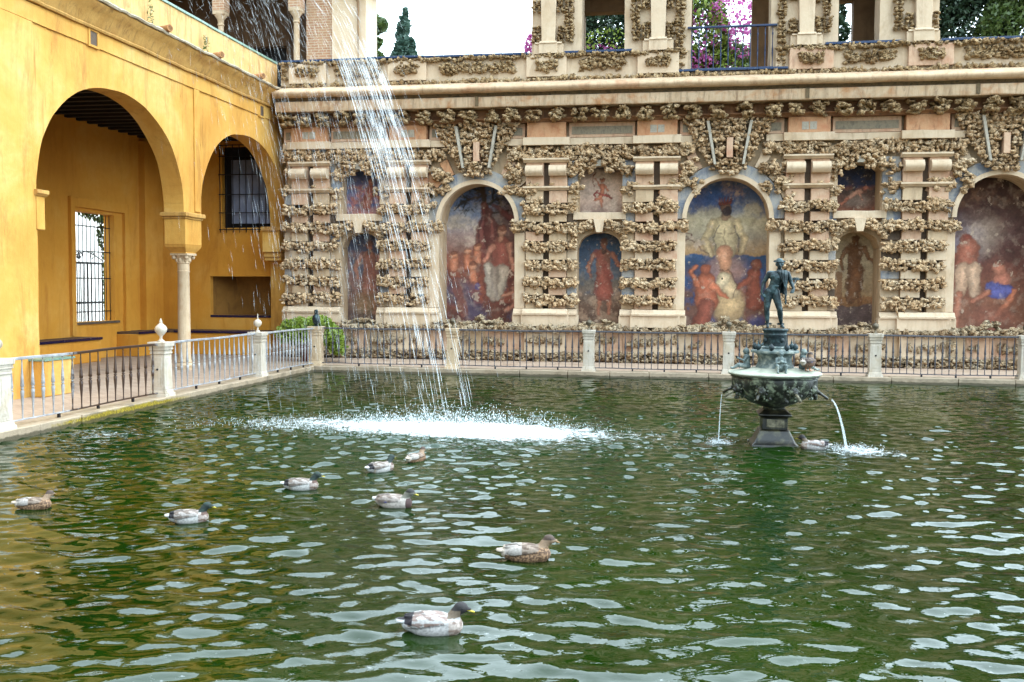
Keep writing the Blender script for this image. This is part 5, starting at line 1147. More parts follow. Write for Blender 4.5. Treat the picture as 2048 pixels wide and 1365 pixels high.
def tree(loc, label, blobs, n, size, mt, name='tree', cat='tree', trunk=None, group=None, extra=None, shell=.45, asp=.55):
    t_ = empty(name, loc, label=label, cat=cat, group=group)
    leaves(blobs, n, size, 'crown', M_[mt], t_, asp, shell)
    H = trunk or max(b[2] for b in blobs)
    mb = MB(); mb.tube([(0,0,-.1),(.1,0,H*.3),(-.05,.1,H*.6),(0,0,H*.95)], [.28,.22,.16,.05], 9)
    for i in range(7):
        b_ = blobs[(i*3) % len(blobs)]; mb.tube([(0,0,H*(.3+.08*i)), (b_[0]*.5,b_[1]*.5,(H*(.35+.08*i)+b_[2])/2), (b_[0],b_[1],b_[2])], [.10,.06,.02], 6)
    mb.build('trunk', M_['bark'], t_, smooth=True)
    if extra:
        for e in extra: leaves(e[0], e[1], e[2], e[3], M_[e[4]], t_, .7, .75)
    return t_
def conif(h, r, zb, n):
    r_ = np.random.default_rng(int(h*10)); out_ = []
    for i in range(n):
        f = (i+.5)/n; z = zb+(h-zb)*f; rr_ = r*(1-f)**.75+.12; a = i*2.4
        for k in range(3): w = a+k*2.1; out_.append((rr_*.55*math.cos(w), rr_*.55*math.sin(w), z+r_.normal()*.15, rr_*.5, rr_*.5, .38+.1*rr_, rr_+.2))
    return out_
tree((-15.5, 55, 0), 'blue green conical cypress standing alone against the white sky', conif(17.6, 2.1, 5, 26), 26000, .16, 'leaf_cyp', name='cypress_tree')
tree((-18.4, 55, 0), 'ragged dark green conifer half hidden behind the cream block', [(-.2,0,18.2,1.2,1.2,.7,1),(.4,0,17.2,1.5,1.3,.6,2),(-.2,0,16.2,1.8,1.4,.6,2),(.3,0,15.3,1.5,1.3,.5,2),(0,0,14.2,1.9,1.4,.7,2),(1.2,0,13.6,1.9,1.3,.7,1.5),(0,0,11,2.2,1.8,3,2)], 14000, .15, 'leaf_mid', name='conifer_tree')
tree((-4.9, 34.6, 0), 'magenta bougainvillea spilling past the left end of the upper gallery', [(.2,0,10.4,.45,.4,.9,1),(.2,0,9,.5,.5,1.0,1)], 2600, .06, 'leaf_mid', name='bougainvillea', cat='plant', extra=[([(-.1,-.1,10.5,.42,.4,.75,1.4),(-.3,-.1,9.9,.35,.35,.5,1),(.2,0,9.6,.4,.4,.5,1)], 2600, .055, 'blossom', 'magenta')])
tree((-2.7, 37.5, 0), 'dark bush with scattered magenta flowers behind the left gallery window', [(0,0,11.4,1.9,.7,1.9,3),(0,0,8.6,1.8,.8,2,2)], 19000, .09, 'leaf_dark', name='bougainvillea', cat='plant', extra=[([(-.4,-.5,10.7,1.4,.5,.6,1),(.7,-.5,10.4,.9,.5,.5,1)], 650, .07, 'blossom', 'magenta'),([(0,-.5,10.5,1.7,.6,1.4,1)], 1200, .07, 'pale_leaf', 'leaf_lime')])
tree((.35, 36.5, 0), 'bougainvillea in full magenta flower filling the gallery doorway', [(.1,0,11.2,1.2,.8,2.2,3),(1.2,0,9.8,1.1,.8,1.4,2),(-.3,0,9.5,1.0,.8,1.6,2),(0,0,7,1.4,.8,2,1)], 15000, .08, 'leaf_mid', name='bougainvillea', cat='plant', extra=[([(.1,-.4,11.0,.9,.6,1.2,2),(1.3,-.4,12.0,.8,.6,.7,2),(1.7,-.4,10.9,.5,.5,.6,1),(.3,-.5,10.2,.6,.5,.4,1),(1.3,-.4,9.8,.5,.4,.6,.6)], 1700, .07, 'blossom', 'magenta'),([(.8,-.4,9.6,1.2,.5,1.3,1),(0,-.4,11.5,1.2,.5,1.5,1)], 3600, .07, 'pale_leaf', 'leaf_lime')])
pl = empty('palm_plant', (2.25, 37.5, 0), label='pale green palm fronds fanning out behind the blue doorway railing', cat='plant')
for i in range(16):
    a = R(20+i*9.5); L = 1.5; mb = MB(); base = Vector((-.1,0,10.5))
    for k in range(16):
        f = k/15; c_ = base+Vector((math.cos(a)*L*f, -.1*f+.05*math.sin(i), math.sin(a)*L*f-.25*f*f))
        for s_ in (-1, 1):
            d_ = Vector((math.cos(a+s_*.7), 0, math.sin(a+s_*.7)))*.36*(1-.4*f); n_ = Vector((-d_.z, 0, d_.x))*.045; mb.v += [tuple(c_), tuple(c_+d_*.5+n_), tuple(c_+d_+Vector((0,.08,0))), tuple(c_+d_*.5-n_)]; q = len(mb.v); mb.f.append((q-4,q-3,q-2,q-1))
    me_ = bpy.data.meshes.new('frond'); me_.from_pydata(mb.v, [], mb.f); me_.materials.append(M_['leaf_lime']); link('frond', me_, pl)
mb = MB(); mb.tube([(0,0,0),(-.1,0,10.5)], [.25,.18], 10); mb.build('trunk', M_['bark'], pl, smooth=True)
tree((5.2, 38.0, 0), 'dark cypress behind the right gallery window', conif(15, 1.5, 3, 20), 20000, .11, 'leaf_dark', name='cypress_tree')
tree((9.2, 38.5, 0), 'broad dark evergreen crowding the sky at the top right', [(-1.4,0,10.5,1.8,1.4,2.2,3),(.6,0,11.5,2,1.6,2.6,3),(-.6,0,13.2,2.2,1.6,1.6,3),(0,0,9.5,2.6,1.6,2.2,2)], 46000, .085, 'leaf_dark', trunk=12)
tree((12.4, 37.0, 0), 'lighter green feathery tree at the far top right edge', [(-.9,0,10.5,1.7,1.2,2.4,3),(.9,0,11.5,1.8,1.4,2.4,3),(-.4,0,12.8,1.7,1.2,1.4,2),(0,0,9,1.8,1.4,2,2)], 28000, .085, 'leaf_mid', trunk=12)
sc_ = empty('security_camera', (-4.72, 31.2, 9.27), label='small white box security camera on the parapet left of the upper gallery', cat='lamp')  # CCTV-style camera box on a stand, gives no light
mb = MB(); mb.box(-.12,.12,-.1,.1,.22,.42); mb.build('housing', M_['whitepaint'], sc_, bevel=.01); mb = MB(); mb.box(-.09,.09,-.112,-.1,.28,.39); mb.build('lens', M_['black'], sc_); mb = MB(); mb.box(-.03,.03,-.03,.03,-.66,.22); mb.build('stand', M_['whitepaint'], sc_)
# dry weeds rooted on the ledge of the ochre wall
for k, (y, z) in enumerate(((22.15, 8.5), (24.95, 8.48))):
    w_ = empty('weed', (-12.45, y, z), label=('tall dry weed growing beside the second clay spout from the left', 'small dry weed growing beside the middle clay spout')[k], cat='plant', group='weeds on the gutter ledge')
    leaves([(0,0,.25,.08,.08,.3,1),(0,0,.6 if k == 0 else .3,.03,.03,.4 if k == 0 else .15,.6)], 110, .04, 'foliage', M_['leaf_mid'], w_, .25)

# ================================================================== FOUNTAIN
FX, FY = 1.44, 15.5
ft = empty('fountain', (FX, FY, 0), label='tiered bronze and stone fountain basin with cherubs standing in the pool on the right', cat='fountain')
def fp(mb, name, mt, smooth=45, bevel=0, parent=None): return mb.build(name, M_[mt], parent or ft, smooth, bevel)
# stone pedestal: square sections
def sqst(mb, prof, seg=4):
    n = len(mb.v)
    for hw_, z in prof: mb.v += [(-hw_,-hw_,z),(hw_,-hw_,z),(hw_,hw_,z),(-hw_,hw_,z)]
    for i in range(len(prof)-1):
        for k in range(4): k2 = (k+1) % 4; mb.f.append((n+i*4+k, n+i*4+k2, n+i*4+4+k2, n+i*4+4+k))
    mb.f.append((n+3,n+2,n+1,n)); q = n+4*(len(prof)-1); mb.f.append((q,q+1,q+2,q+3))
mb = MB(); sqst(mb, [(.36,-1.2),(.36,-.02),(.34,.03),(.30,.06),(.27,.13),(.235,.20),(.215,.24)]); o = fp(mb, 'pedestal_foot', 'basin_dark', 30, .02)
mb = MB(); sqst(mb, [(.19,.24),(.19,.42),(.20,.43),(.225,.45),(.245,.455),(.245,.48),(.21,.50),(.16,.54)]); fp(mb, 'pedestal', 'basin_dark', 30, .012)
mb = MB(); mb.box(-.12,.14,-.205,-.185,.28,.40); mb.jitter(.008, 9); fp(mb, 'pale_panel', 'plaque', False, .006)
mb = MB(); mb.lathe([(.15,.53),(.17,.55),(.15,.57),(.20,.59),(.31,.63),(.43,.70),(.53,.79),(.60,.90),(.635,1.00),(.63,1.02),(.655,1.035),(.645,1.05),(.66,1.06)], seg=56)
# gadroon relief of masks and leaves round the bowl
v2 = []
for (x, y, z) in mb.v:
    r = math.hypot(x, y); a = math.atan2(y, x)
    if r > .2 and z < 1.0:
        e = 1+.045*math.cos(a*8)+.05*mnoise.noise(Vector((x*7, y*7, z*7)))+.03*mnoise.noise(Vector((x*17, y*17, z*17))); x *= e; y *= e
    v2.append((x, y, z))
mb.v = v2; fp(mb, 'basin', 'basin')
mb = MB(); mb.lathe([(.655,1.055),(.685,1.07),(.695,1.09),(.685,1.105),(.62,1.115),(.45,1.14),(.33,1.17),(.2,1.17)], seg=56); fp(mb, 'rim', 'rim')
def mask(a, R0, z, s_=1):
    """lion-like spouting mask with a short pipe"""
    h = empty('mask'); h.parent = ft; h.location = (R0*math.cos(a), R0*math.sin(a), z); h.rotation_euler = (0, 0, a)
    mb = MB(); mb.ball((0,0,0), (.075,.085,.09)); mb.ball((.055,0,-.02), (.05,.045,.04)); mb.ball((.05,.03,.035), .018, 6, 5); mb.ball((.05,-.03,.035), .018, 6, 5); mb.ball((0,.08,.06), (.03,.02,.035), 6, 5); mb.ball((0,-.08,.06), (.03,.02,.035), 6, 5)
    for k in range(10): w = k*.628; mb.ball((-.02, .09*math.cos(w), .09*math.sin(w)), (.03,.032,.032), 6, 5)
    mb.v = [(x*s_, y*s_, z_*s_) for x, y, z_ in mb.v]; mb.build('face', M_['basin'], h, True); return h
for k in range(8):
    a = R(-90+45*k+22)
    h = mask(a, .59, .86, .9)
    mb = MB(); mb.tube([(.05,0,-.03), (.13,0,-.06), (.22,0,-.12)], [.022,.02,.022], 8); mb.build('spout', M_['plaque'] if k % 3 == 0 else M_['basin_dark'], h, True)
    mb = MB()
    for _ in range(7): mb.ball((random.uniform(-.12,.05), random.uniform(-.12,.12), random.uniform(-.16,-.04)), random.uniform(.015,.035), 6, 5)
    mb.build('leafwork', M_['basin'], h, True)
# bell-shaped upper body, collar, drum
mb = MB(); mb.lathe([(.34,1.10),(.31,1.13),(.275,1.18),(.25,1.26),(.25,1.33),(.27,1.37),(.30,1.39),(.355,1.40),(.36,1.42),(.355,1.435),(.25,1.44)], seg=48)
v2 = []
for (x, y, z) in mb.v:
    a = math.atan2(y, x); e = 1+(.05*math.cos(a*10)*max(0, (1.28-z)/.18) if z < 1.28 else 0); v2.append((x*e, y*e, z))
mb.v = v2; fp(mb, 'bell', 'patina')
mb = MB(); mb.lathe([(.25,1.435),(.22,1.45),(.205,1.46),(.21,1.48),(.195,1.49),(.175,1.50)], seg=40); fp(mb, 'collar', 'patina')
mb = MB(); mb.lathe([(.17,1.495),(.172,1.66),(.178,1.67),(.172,1.68),(.172,1.71),(.19,1.73),(.195,1.745),(.185,1.76),(.10,1.765)], seg=36); fp(mb, 'drum', 'bronze')
for k in range(4):
    a = R(-90+90*k+30); mb = MB(); mb.ball((.172*math.cos(a), .172*math.sin(a), 1.59), (.035,.035,.04), 8, 6); fp(mb, 'boss', 'bronze')
for k in range(8):
    a = R(-90+45*k+30); r_ = .30; x, y = r_*math.cos(a), r_*math.sin(a)
    mb = MB(); mb.lathe([(.02,0),(.02,.01),(.038,.025),(.044,.05),(.036,.078),(.018,.09),(.014,.10),(.003,.17 if k % 2 == 0 else .11)], (x, y, 1.436), 14); fp(mb, 'finial_fruit', 'bronze')
# cherubs
def cherub(a, pose):
    mb = MB(); c = lambda p, q, r1, r2: capsule(mb, p, q, r1, r2)
    # local frame: faces +x (outward), z up, seat at 0
    c((-.02,0,.045), (-.005,0,.05), .045, .045); c((-.01,0,.06), (-.012,0,.15), .044, .042)
    c((-.012,0,.165), (-.012,0,.185), .018, .018); mb.ball((-.005,0,.222), (.038,.036,.040)); mb.ball((.028,0,.216), (.012,.011,.009), 6, 5)
    for k in range(14): w = k*2.4; mb.ball((-.012+.032*math.cos(w)*(.3+.05*k), .032*math.sin(w)*(.3+.05*k), .255-.0045*k), .0125, 6, 5)
    for s_ in (-1, 1):
        if pose == 0: c((0,.03*s_,.04), (.085,.045*s_,.05), .030, .024); c((.085,.045*s_,.05), (.15,.05*s_,.012), .022, .013); c((.15,.05*s_,.012), (.175,.055*s_,.016), .013, .010)
        else: c((0,.03*s_,.04), (.06,.05*s_,.075), .030, .024); c((.06,.05*s_,.075), (.075,.045*s_,.0), .022, .013); c((.075,.045*s_,.0), (.105,.045*s_,.0), .013, .010)
    if pose == 0:
        c((-.012,.045,.155), (.02,.065,.11), .017, .014); c((.02,.065,.11), (.085,.04,.135), .014, .011); c((-.012,-.045,.155), (-.03,-.065,.10), .017, .014); c((-.03,-.065,.10), (-.02,-.06,.04), .014, .011)
        mb.ball((.095,.035,.14), .018, 6, 5)
    else:
        c((-.012,.045,.155), (.02,.055,.11), .017, .014); c((.02,.055,.11), (.05,-.005,.125), .014, .011); c((-.012,-.045,.155), (.02,-.055,.105), .017, .014); c((.02,-.055,.105), (.05,.01,.12), .014, .011); mb.ball((.055,0,.125), .02, 6, 5)
    me = fuse(mb, 'cherub', M_['patina'], .0055, 3)
    o = link('cherub', me, ft, (.43*math.cos(a), .43*math.sin(a), 1.135), (0,0,a), (1.25,)*3); return o
cherub(R(178), 0); cherub(R(-84), 1); cherub(R(-2), 0); cherub(R(90), 1)
# running water from the spouts
def jetmat(name, fac):
    M, t, b = mat(name); P = pos(t); b.inputs['Base Color'].default_value = (.85,.9,.93,1); b.inputs['Roughness'].default_value = .12
    tr = N(t, 'ShaderNodeBsdfTransparent'); mx = N(t, 'ShaderNodeMixShader'); n = noise_n(t, scl(t, P, (30,30,5)), 2, 4, .6)
    mr = N(t, 'ShaderNodeMapRange'); t.links.new(n, mr.inputs[0]); mr.inputs[1].default_value = .35; mr.inputs[2].default_value = .65; mr.inputs[3].default_value = fac*.45; mr.inputs[4].default_value = min(1, fac*1.5)
    t.links.new(mr.outputs[0], mx.inputs[0]); t.links.new(tr.outputs[0], mx.inputs[1]); t.links.new(b.outputs[0], mx.inputs[2]); t.links.new(mx.outputs[0], t.nodes['Material Output'].inputs[0]); return M
M_['jet'] = jetmat('running_water', .26); M_['spray'] = jetmat('water_spray', .23); M_['drops'] = jetmat('splash_drops', .5)
def stream(p0, p1, r0, r1, label, vx=.8):
    p0 = Vector(p0); p1 = Vector(p1); pts = []; rad = []
    for i in range(24):
        f = i/23; p = p0.lerp(p1, f); p.z = p0.z+(p1.z-p0.z)*(f*.25+.75*f*f); pts.append(p); rad.append((r0+(r1-r0)*f)*(1+.22*mnoise.noise(Vector((f*9, r0*50, 0)))))
    mb = MB(); mb.tube(pts, rad, 8)
    for k in range(5):
        o_ = Vector((random.uniform(-.02,.02), random.uniform(-.02,.02), 0))*(r1/.02); mb.tube([q+o_*(j/23)*1.2 for j, q in enumerate(pts)][2:], .0035, 4)
    o = mb.build('water_jet', M_['jet'], None, True); return props(o, label, 'water jet')
stream((FX+.80, FY-.28, .735), (2.46, 15.12, 0), .011, .017, 'thick curved jet of water pouring from the right spout of the fountain')
stream((FX-.78, FY-.1, .76), (.62, 15.4, 0), .006, .005, 'thin trickle of water falling from the left spout of the fountain')

# ---- bronze figure on the fountain
def statue():
    mb = MB(); c = lambda p, q, r1, r2: capsule(mb, p, q, r1, r2, 14)
    # x right in view, y away from camera, z up; height 1
    # legs
    for (hip, kn, an, toe) in (((-.095,0,.50), (-.11,-.01,.265), (-.095,.01,.05), (-.095,-.065,.018)), ((-.005,0,.50), (.05,-.045,.265), (.080,.02,.05), (.105,-.05,.018))):
        c(hip, kn, .060, .036); q = Vector(kn).lerp(Vector(an), .32)+Vector((0,.012,0)); c(kn, tuple(q), .034, .037); c(tuple(q), an, .036, .018); c(an, toe, .019, .014); c((an[0], an[1]+.012, .022), toe, .018, .013)
    c((-.085,0,.52), (-.005,0,.52), .063, .058); c((-.05,.02,.52), (-.045,.02,.535), .07, .07)
    c((-.045,0,.55), (-.02,0,.62), .068, .064); c((-.02,0,.62), (.02,0,.72), .066, .085); c((-.03,-.005,.745), (.075,-.005,.745), .062, .062)
    c((-.075,0,.785), (.135,0,.780), .036, .036); c((.035,0,.80), (.04,-.005,.85), .034, .030)
    # pectorals, belly
    for x in (-.01, .06): mb.ball((x, -.052, .735), (.040,.022,.034))
    for z in (.60,.64,.68): mb.ball((.0, -.058, z), (.045,.012,.018), 8, 6)
    # arms
    c((-.088,0,.785), (-.155,.015,.645), .034, .026); c((-.155,.015,.645), (-.182,-.02,.52), .026, .017); c((-.182,-.02,.52), (-.172,-.03,.48), .019, .016)
    for k in range(4): c((-.180+.011*k,-.035,.475), (-.172+.010*k,-.045,.437+.004*abs(k-1.5)), .0075, .006); 
    c((-.165,-.045,.48), (-.150,-.055,.455), .008, .006)
    c((.145,0,.785), (.190,.01,.66), .034, .027); c((.190,.01,.66), (.218,-.05,.565), .027, .018); c((.218,-.05,.565), (.208,-.08,.54), .019, .017)
    for k in range(4): c((.222-.012*k,-.09,.537), (.205-.012*k,-.105,.505), .0075, .006)
    c((.195,-.085,.55), (.178,-.10,.53), .008, .006)
    # head: skull, jaw, nose, brow, ears
    mb.ball((.042,.0,.915), (.044,.052,.052)); mb.ball((.040,-.022,.888), (.032,.032,.035)); c((.040,-.052,.915), (.040,-.058,.895), .006, .010); mb.ball((.040,-.042,.866), (.016,.014,.012), 8, 6)
    mb.ball((.040,-.048,.880), (.014,.010,.005), 8, 6); 
    for s_ in (-1, 1): mb.ball((.042+s_*.045,.0,.905), (.008,.014,.018), 8, 6); mb.ball((.041+s_*.017,-.047,.925), (.014,.009,.006), 8, 6)
    for k in range(26): w = k*2.4; mb.ball((.042+.046*math.cos(w), .008+.048*math.sin(w), .925-.0008*k), .012, 6, 5)
    me = fuse(mb, 'body', M_['bronze'], .0062, 3); return me
stt = empty('bronze_statue', (FX-.005, FY, 1.765), label='dark bronze statue of a young man in winged hat and cloak atop the fountain', cat='statue')
HS = 1.06
o = link('body', statue(), stt, scl=(HS*1.1,HS*1.1,HS))
mb = MB(); mb.lathe([(.050,.940),(.060,.938),(.062,.945),(.055,.955),(.050,.972),(.036,.990),(.012,.998)], (.042,.0,0), 22); o = mb.build('hat', M_['bronze'], stt, 50); o.scale = (HS,)*3
def wing(mb, base, dirx, s_):
    for k in range(4):
        a = R(20+22*k); d = Vector((dirx*math.cos(a), .35, math.sin(a)))*s_*(1-.12*k); b = Vector(base); n_ = Vector((-d.z*dirx, 0, abs(d.x)))*.22; th = Vector((0,.006,0)); q = len(mb.v)
        for e in (-1, 1): mb.v += [tuple(b+th*e), tuple(b+d*.5+n_+th*e), tuple(b+d), tuple(b+d*.5-n_+th*e)]
        mb.f += [(q,q+1,q+2,q+3),(q+4,q+7,q+6,q+5),(q,q+4,q+5,q+1),(q+1,q+5,q+6,q+2),(q+2,q+6,q+7,q+3),(q+3,q+7,q+4,q)]
for x, dx in ((-.005,-1),(.09,1)): mb = MB(); wing(mb, (x, .01, .945), dx, .045); o = mb.build('hat_wing', M_['bronze'], stt); o.scale = (HS,)*3
for x, y in ((-.095,.02),(.080,.03)):
    for dx in (-1, 1): mb = MB(); wing(mb, (x+dx*.014, y, .05), dx, .05); o = mb.build('ankle_wing', M_['bronze'], stt); o.scale = (HS,)*3
mb = MB(); mb.tube([(.205,-.09,.53),(.25,.03,.62),(.285,.11,.69)], .008, 8)
for k in range(7): a = k*.9; wing(mb, (.285,.11,.69), math.cos(a), .055) if k < 4 else wing(mb, (.285,.11,.69), 1 if k % 2 else -1, .07)
o = mb.build('winged_staff', M_['bronze'], stt); o.scale = (HS,)*3
# cloak: folds falling from the neck over one shoulder and down the side
mb = MB(); nu_, nv_ = 26, 34
for j in range(nv_):
    v = j/(nv_-1)
    for i in range(nu_):
        u = i/(nu_-1)
        zt = .835-.03*abs(u-.35); xl = .0+.13*v; xr = .175-.045*v
        x = xl+(xr-xl)*u; low = .58 if u < .2 else .58-.24*min(1, (u-.2)/.5) if u < .75 else .34+.10*(u-.75)/.25
        z = zt+(low-zt)*v; fold = .013*math.sin(u*26+v*5)*(.3+v); yb = -.078-.012*math.sin(u*PI)-(.012*v); yb = yb if u < .8 else yb+.10*(u-.8)/.2
        if v < .12: yb += .03*(1-v/.12)
        mb.v.append((x+fold*.5, yb+fold, z))
for j in range(nv_-1):
    for i in range(nu_-1): a = j*nu_+i; mb.f.append((a, a+1, a+nu_+1, a+nu_))
o = mb.build('cloak', M_['bronze'], stt, True); o.scale = (HS,)*3; so = o.modifiers.new('thick', 'SOLIDIFY'); so.thickness = .012; so.offset = 0
mb = MB(); nu_ = 20
for j in range(18):
    v = j/17
    for i in range(nu_):
        u = i/(nu_-1); x = -.06+.225*u; z = .815-v*.33; mb.v.append((x*(1-.15*v)+.02*v, .062+.02*math.sin(u*20+2*v)*(.3+v)+.03*v, z-.02*math.cos(u*6)))
for j in range(17):
    for i in range(nu_-1): a = j*nu_+i; mb.f.append((a, a+1, a+nu_+1, a+nu_))
o = mb.build('cloak', M_['bronze'], stt, True); o.scale = (HS,)*3; so = o.modifiers.new('thick', 'SOLIDIFY'); so.thickness = .012; so.offset = 0

# ================================================================== DUCKS
def srgb(r, g, b): return (s2l(r)*AL*1.05, s2l(g)*AL*1.05, s2l(b)*AL*1.05)
def duck_body(kind, turn=0.0):
    """one continuous body, neck and head; +x forward, waterline at z=0, length about .52"""
    mb = MB(); c = lambda p, q, a, b_: capsule(mb, p, q, a, b_, 14)
    mb.ball((0,0,.045), (.19,.100,.090), 20, 14); mb.ball((.10,0,.052), (.110,.088,.085), 18, 12); mb.ball((-.09,0,.06), (.15,.080,.070), 18, 12)
    c((-.15,0,.07), (-.265,0,.088), .046, .014); mb.ball((-.22,0,.082), (.06,.048,.020), 12, 8)
    for s_ in (-1, 1): mb.ball((-.03,.066*s_,.082), (.155,.036,.054), 16, 10); c((-.10,.045*s_,.115), (-.21,.018*s_,.118), .028, .008)
    hx, hy, hz = .178*math.cos(turn*.3), .035*math.sin(turn), .172
    c((.130,0,.09), (.150,hy*.5,.135), .058, .043); c((.150,hy*.5,.135), (hx,hy,hz), .043, .040); mb.ball((hx+.014*math.cos(turn),hy+.014*math.sin(turn),hz+.008), (.052,.043,.044), 16, 10)
    f = Vector((math.cos(turn), math.sin(turn), 0)); b0 = Vector((hx,hy,hz-.004))+f*.058
    c(tuple(b0), tuple(b0+f*.02), .020, .014)
    me = fuse(mb, 'body', M_['feather'], .0062, 3)
    n = len(me.vertices); co = np.empty(n*3); me.vertices.foreach_get('co', co); co = co.reshape(-1,3); cols = np.zeros((n,4), np.float32); cols[:,3] = 1
    for i, (x, y, z) in enumerate(co):
        nz = mnoise.noise(Vector((x*14+3, y*40, z*46))); fine = mnoise.noise(Vector((x*70, y*70, z*70))); side = abs(y)
        head = z > .115 and x > .10; neckm = .085 < z <= .125 and x > .13
        wingt = z > .075+.02*math.sin(x*10) and x < .10 and not head
        if kind == 'drake':
            col = srgb(226,220,214)
            if x > .10 and z < .10: col = srgb(196,176,166) if nz > -.2 else srgb(150,118,100)
            if wingt: col = srgb(196,184,176) if nz > .05 else srgb(150,132,120)
            if wingt and side < .02: col = srgb(120,100,88)
            if x < -.165 and z > .055: col = srgb(30,26,34)
            if x < -.225 and z < .112: col = srgb(240,236,230)
            if -.16 < x < -.13 and z < .05: col = srgb(210,190,170)
            if head: col = srgb(22,44,40) if nz < .1 else srgb(30,62,50)
            if neckm and not head: col = srgb(120,88,76)
        elif kind == 'eclipse':
            col = srgb(224,216,212)
            if x > .11 and z < .10: col = srgb(214,196,184) if nz > -.1 else srgb(176,150,136)
            if wingt: col = srgb(222,214,210) if nz > -.05 else srgb(176,150,140)
            if wingt and z < .092 and x > -.06: col = srgb(160,130,118)
            if x < -.15 and z > .07: col = srgb(44,34,44)
            if x < -.21 and z < .095: col = srgb(244,242,240)
            if head: col = srgb(44,38,40) if (z > .165 or x > .19) else srgb(140,120,100)
        elif kind == 'grey':
            col = srgb(222,208,196)
            if wingt: col = srgb(196,180,170) if nz > .0 else srgb(156,136,124)
            if x > .16 and z < .11: col = srgb(92,64,60)
            if x < -.22: col = srgb(242,240,238)
            if head: col = srgb(150,146,132) if z < .178 else srgb(56,54,50)
        elif kind == 'brown':
            col = srgb(140,98,66) if fine > .05 else srgb(84,56,38)
            if wingt: col = srgb(120,98,84) if nz > .0 else srgb(74,54,44)
            if x < -.2: col = srgb(220,206,190)
            if head: col = srgb(150,116,84) if z < .18 else srgb(70,50,38)
        else:
            col = srgb(188,146,108) if fine > .05 else srgb(122,88,62)
            if wingt: col = srgb(172,150,132) if nz > .0 else srgb(122,98,80)
            if wingt and x < -.05 and side > .02: col = srgb(206,194,184)
            if x < -.2: col = srgb(226,206,186)
            if head: col = srgb(178,146,116) if z < .180 else srgb(90,68,54)
        # folded wing tips and the dark line where wing meets flank
        if x < .08 and abs(z-(.060+.02*math.sin(x*9+.6))) < .006 and side > .05: col = [q*.45 for q in col]
        if -.19 < x < -.06 and side < .035 and z > .10: col = [q*.55 for q in col]
        k = .80+.22*fine+.1*nz+(.10*math.sin(x*150+8*nz+40*abs(y)) if not head else 0); cols[i,:3] = [max(0, q*k) for q in col]
    setcol(me, cols); return me, b0, f
M_['bill'] = simple('yellow_bill', C(214,190,40), .4); M_['bill_o'] = simple('dull_orange_bill', C(150,110,60), .5); M_['web'] = simple('orange_web', C(232,120,40), .5); M_['specul'] = simple('blue_speculum', C(30,50,150), .35)
M_['eye'] = simple('dark_eye', C(10,10,10), .2)
duck_cache = {}
def duck(loc, rz, kind, label, turn=0.0, scale=1.0, spec=True, foot=True, standing=False):
    key = (kind, round(turn, 2))
    if key not in duck_cache: duck_cache[key] = duck_body(kind, turn)
    me, b0, f = duck_cache[key]
    d = empty('duck', loc, rz, label, 'duck', 'ducks in the pool'); d.scale = (scale*.95,)*3
    link('body', me, d)
    mb = MB(); p0 = b0-f*.012; s_ = Vector((-f.y, f.x, 0)); q = 0
    for t_, w, h, dz in ((0,.021,.020,.0),(.35,.018,.014,-.005),(.7,.020,.008,-.012),(1.0,.014,.004,-.018)):
        c_ = p0+f*.068*t_+Vector((0,0,dz)); mb.v += [tuple(c_+s_*w), tuple(c_+Vector((0,0,h))), tuple(c_-s_*w), tuple(c_-Vector((0,0,h*.6)))]
    for i in range(3):
        for k in range(4): k2 = (k+1) % 4; mb.f.append((i*4+k, i*4+k2, i*4+4+k2, i*4+4+k))
    mb.f += [(3,2,1,0),(12,13,14,15)]; mb.build('bill', M_['bill_o' if kind in ('hen', 'brown') else 'bill'], d, True)
    hc = b0-f*.03
    for e in (-1, 1): mb = MB(); mb.ball(tuple(hc+s_*e*.040+Vector((0,0,.016))), .0055, 8, 6); mb.build('eye', M_['eye'], d)
    for e in (-1, 1):
        if spec:
            mb = MB(); y = .103*e; mb.v = [(-.055,y*.985,.062),(-.10,y*.93,.066),(-.11,y*.90,.086),(-.06,y*.97,.084)]; mb.v += [(x, yy-.01*e, z) for x, yy, z in mb.v]; mb.f = [(0,1,2,3),(4,7,6,5),(0,4,5,1),(1,5,6,2),(2,6,7,3),(3,7,4,0)]; mb.build('wing_patch', M_['specul'], d)
    if foot and not standing:
        mb = MB(); mb.tube([(-.03,-.05,.0),(-.06,-.06,-.04),(-.09,-.07,-.07)], [.010,.008,.006], 6); mb.build('leg', M_['web'], d, True)
    if standing:
        for e in (-1, 1):
            mb = MB(); mb.tube([(-.01,.035*e,.0),(-.005,.035*e,-.045),(.0,.035*e,-.085)], [.014,.009,.008], 8)
            for k in (-1, 0, 1): mb.tube([(0,.035*e,-.085),(.05,.035*e+.022*k,-.094)], [.007,.004], 5)
            q = len(mb.v); mb.v += [(0,.035*e,-.088),(.05,.035*e-.022,-.095),(.052,.035*e+.022,-.095),(.0,.035*e,-.093)]; mb.f += [(q,q+1,q+2)]; mb.build('leg', M_['web'], d, True)
    return d
duck((-1.62, 6.5, 0), R(8), 'eclipse', 'large pale drake with dark head and yellow bill, nearest the bottom of the photo', scale=1.0, spec=False)
duck((-1.27, 8.42, 0), R(10), 'hen', 'speckled brown duck swimming at the right of the flock', scale=1.03, spec=False)
duck((-2.98, 10.2, 0), R(-8), 'grey', 'grey headed drake with a blue wing patch and yellow bill in mid pool', scale=1.0)
duck((-4.79, 9.15, 0), R(22), 'drake', 'drake with glossy green head and black tail between the two left ducks', scale=.92, spec=False)
duck((-6.68, 9.4, 0), R(20), 'hen', 'sandy brown duck swimming at the far left edge of the water', turn=0.9, scale=.86, spec=False)
duck((-4.30, 10.9, 0), R(18), 'drake', 'dark headed drake with yellow bill swimming right, below the white splash', turn=.05, scale=.95, spec=False)
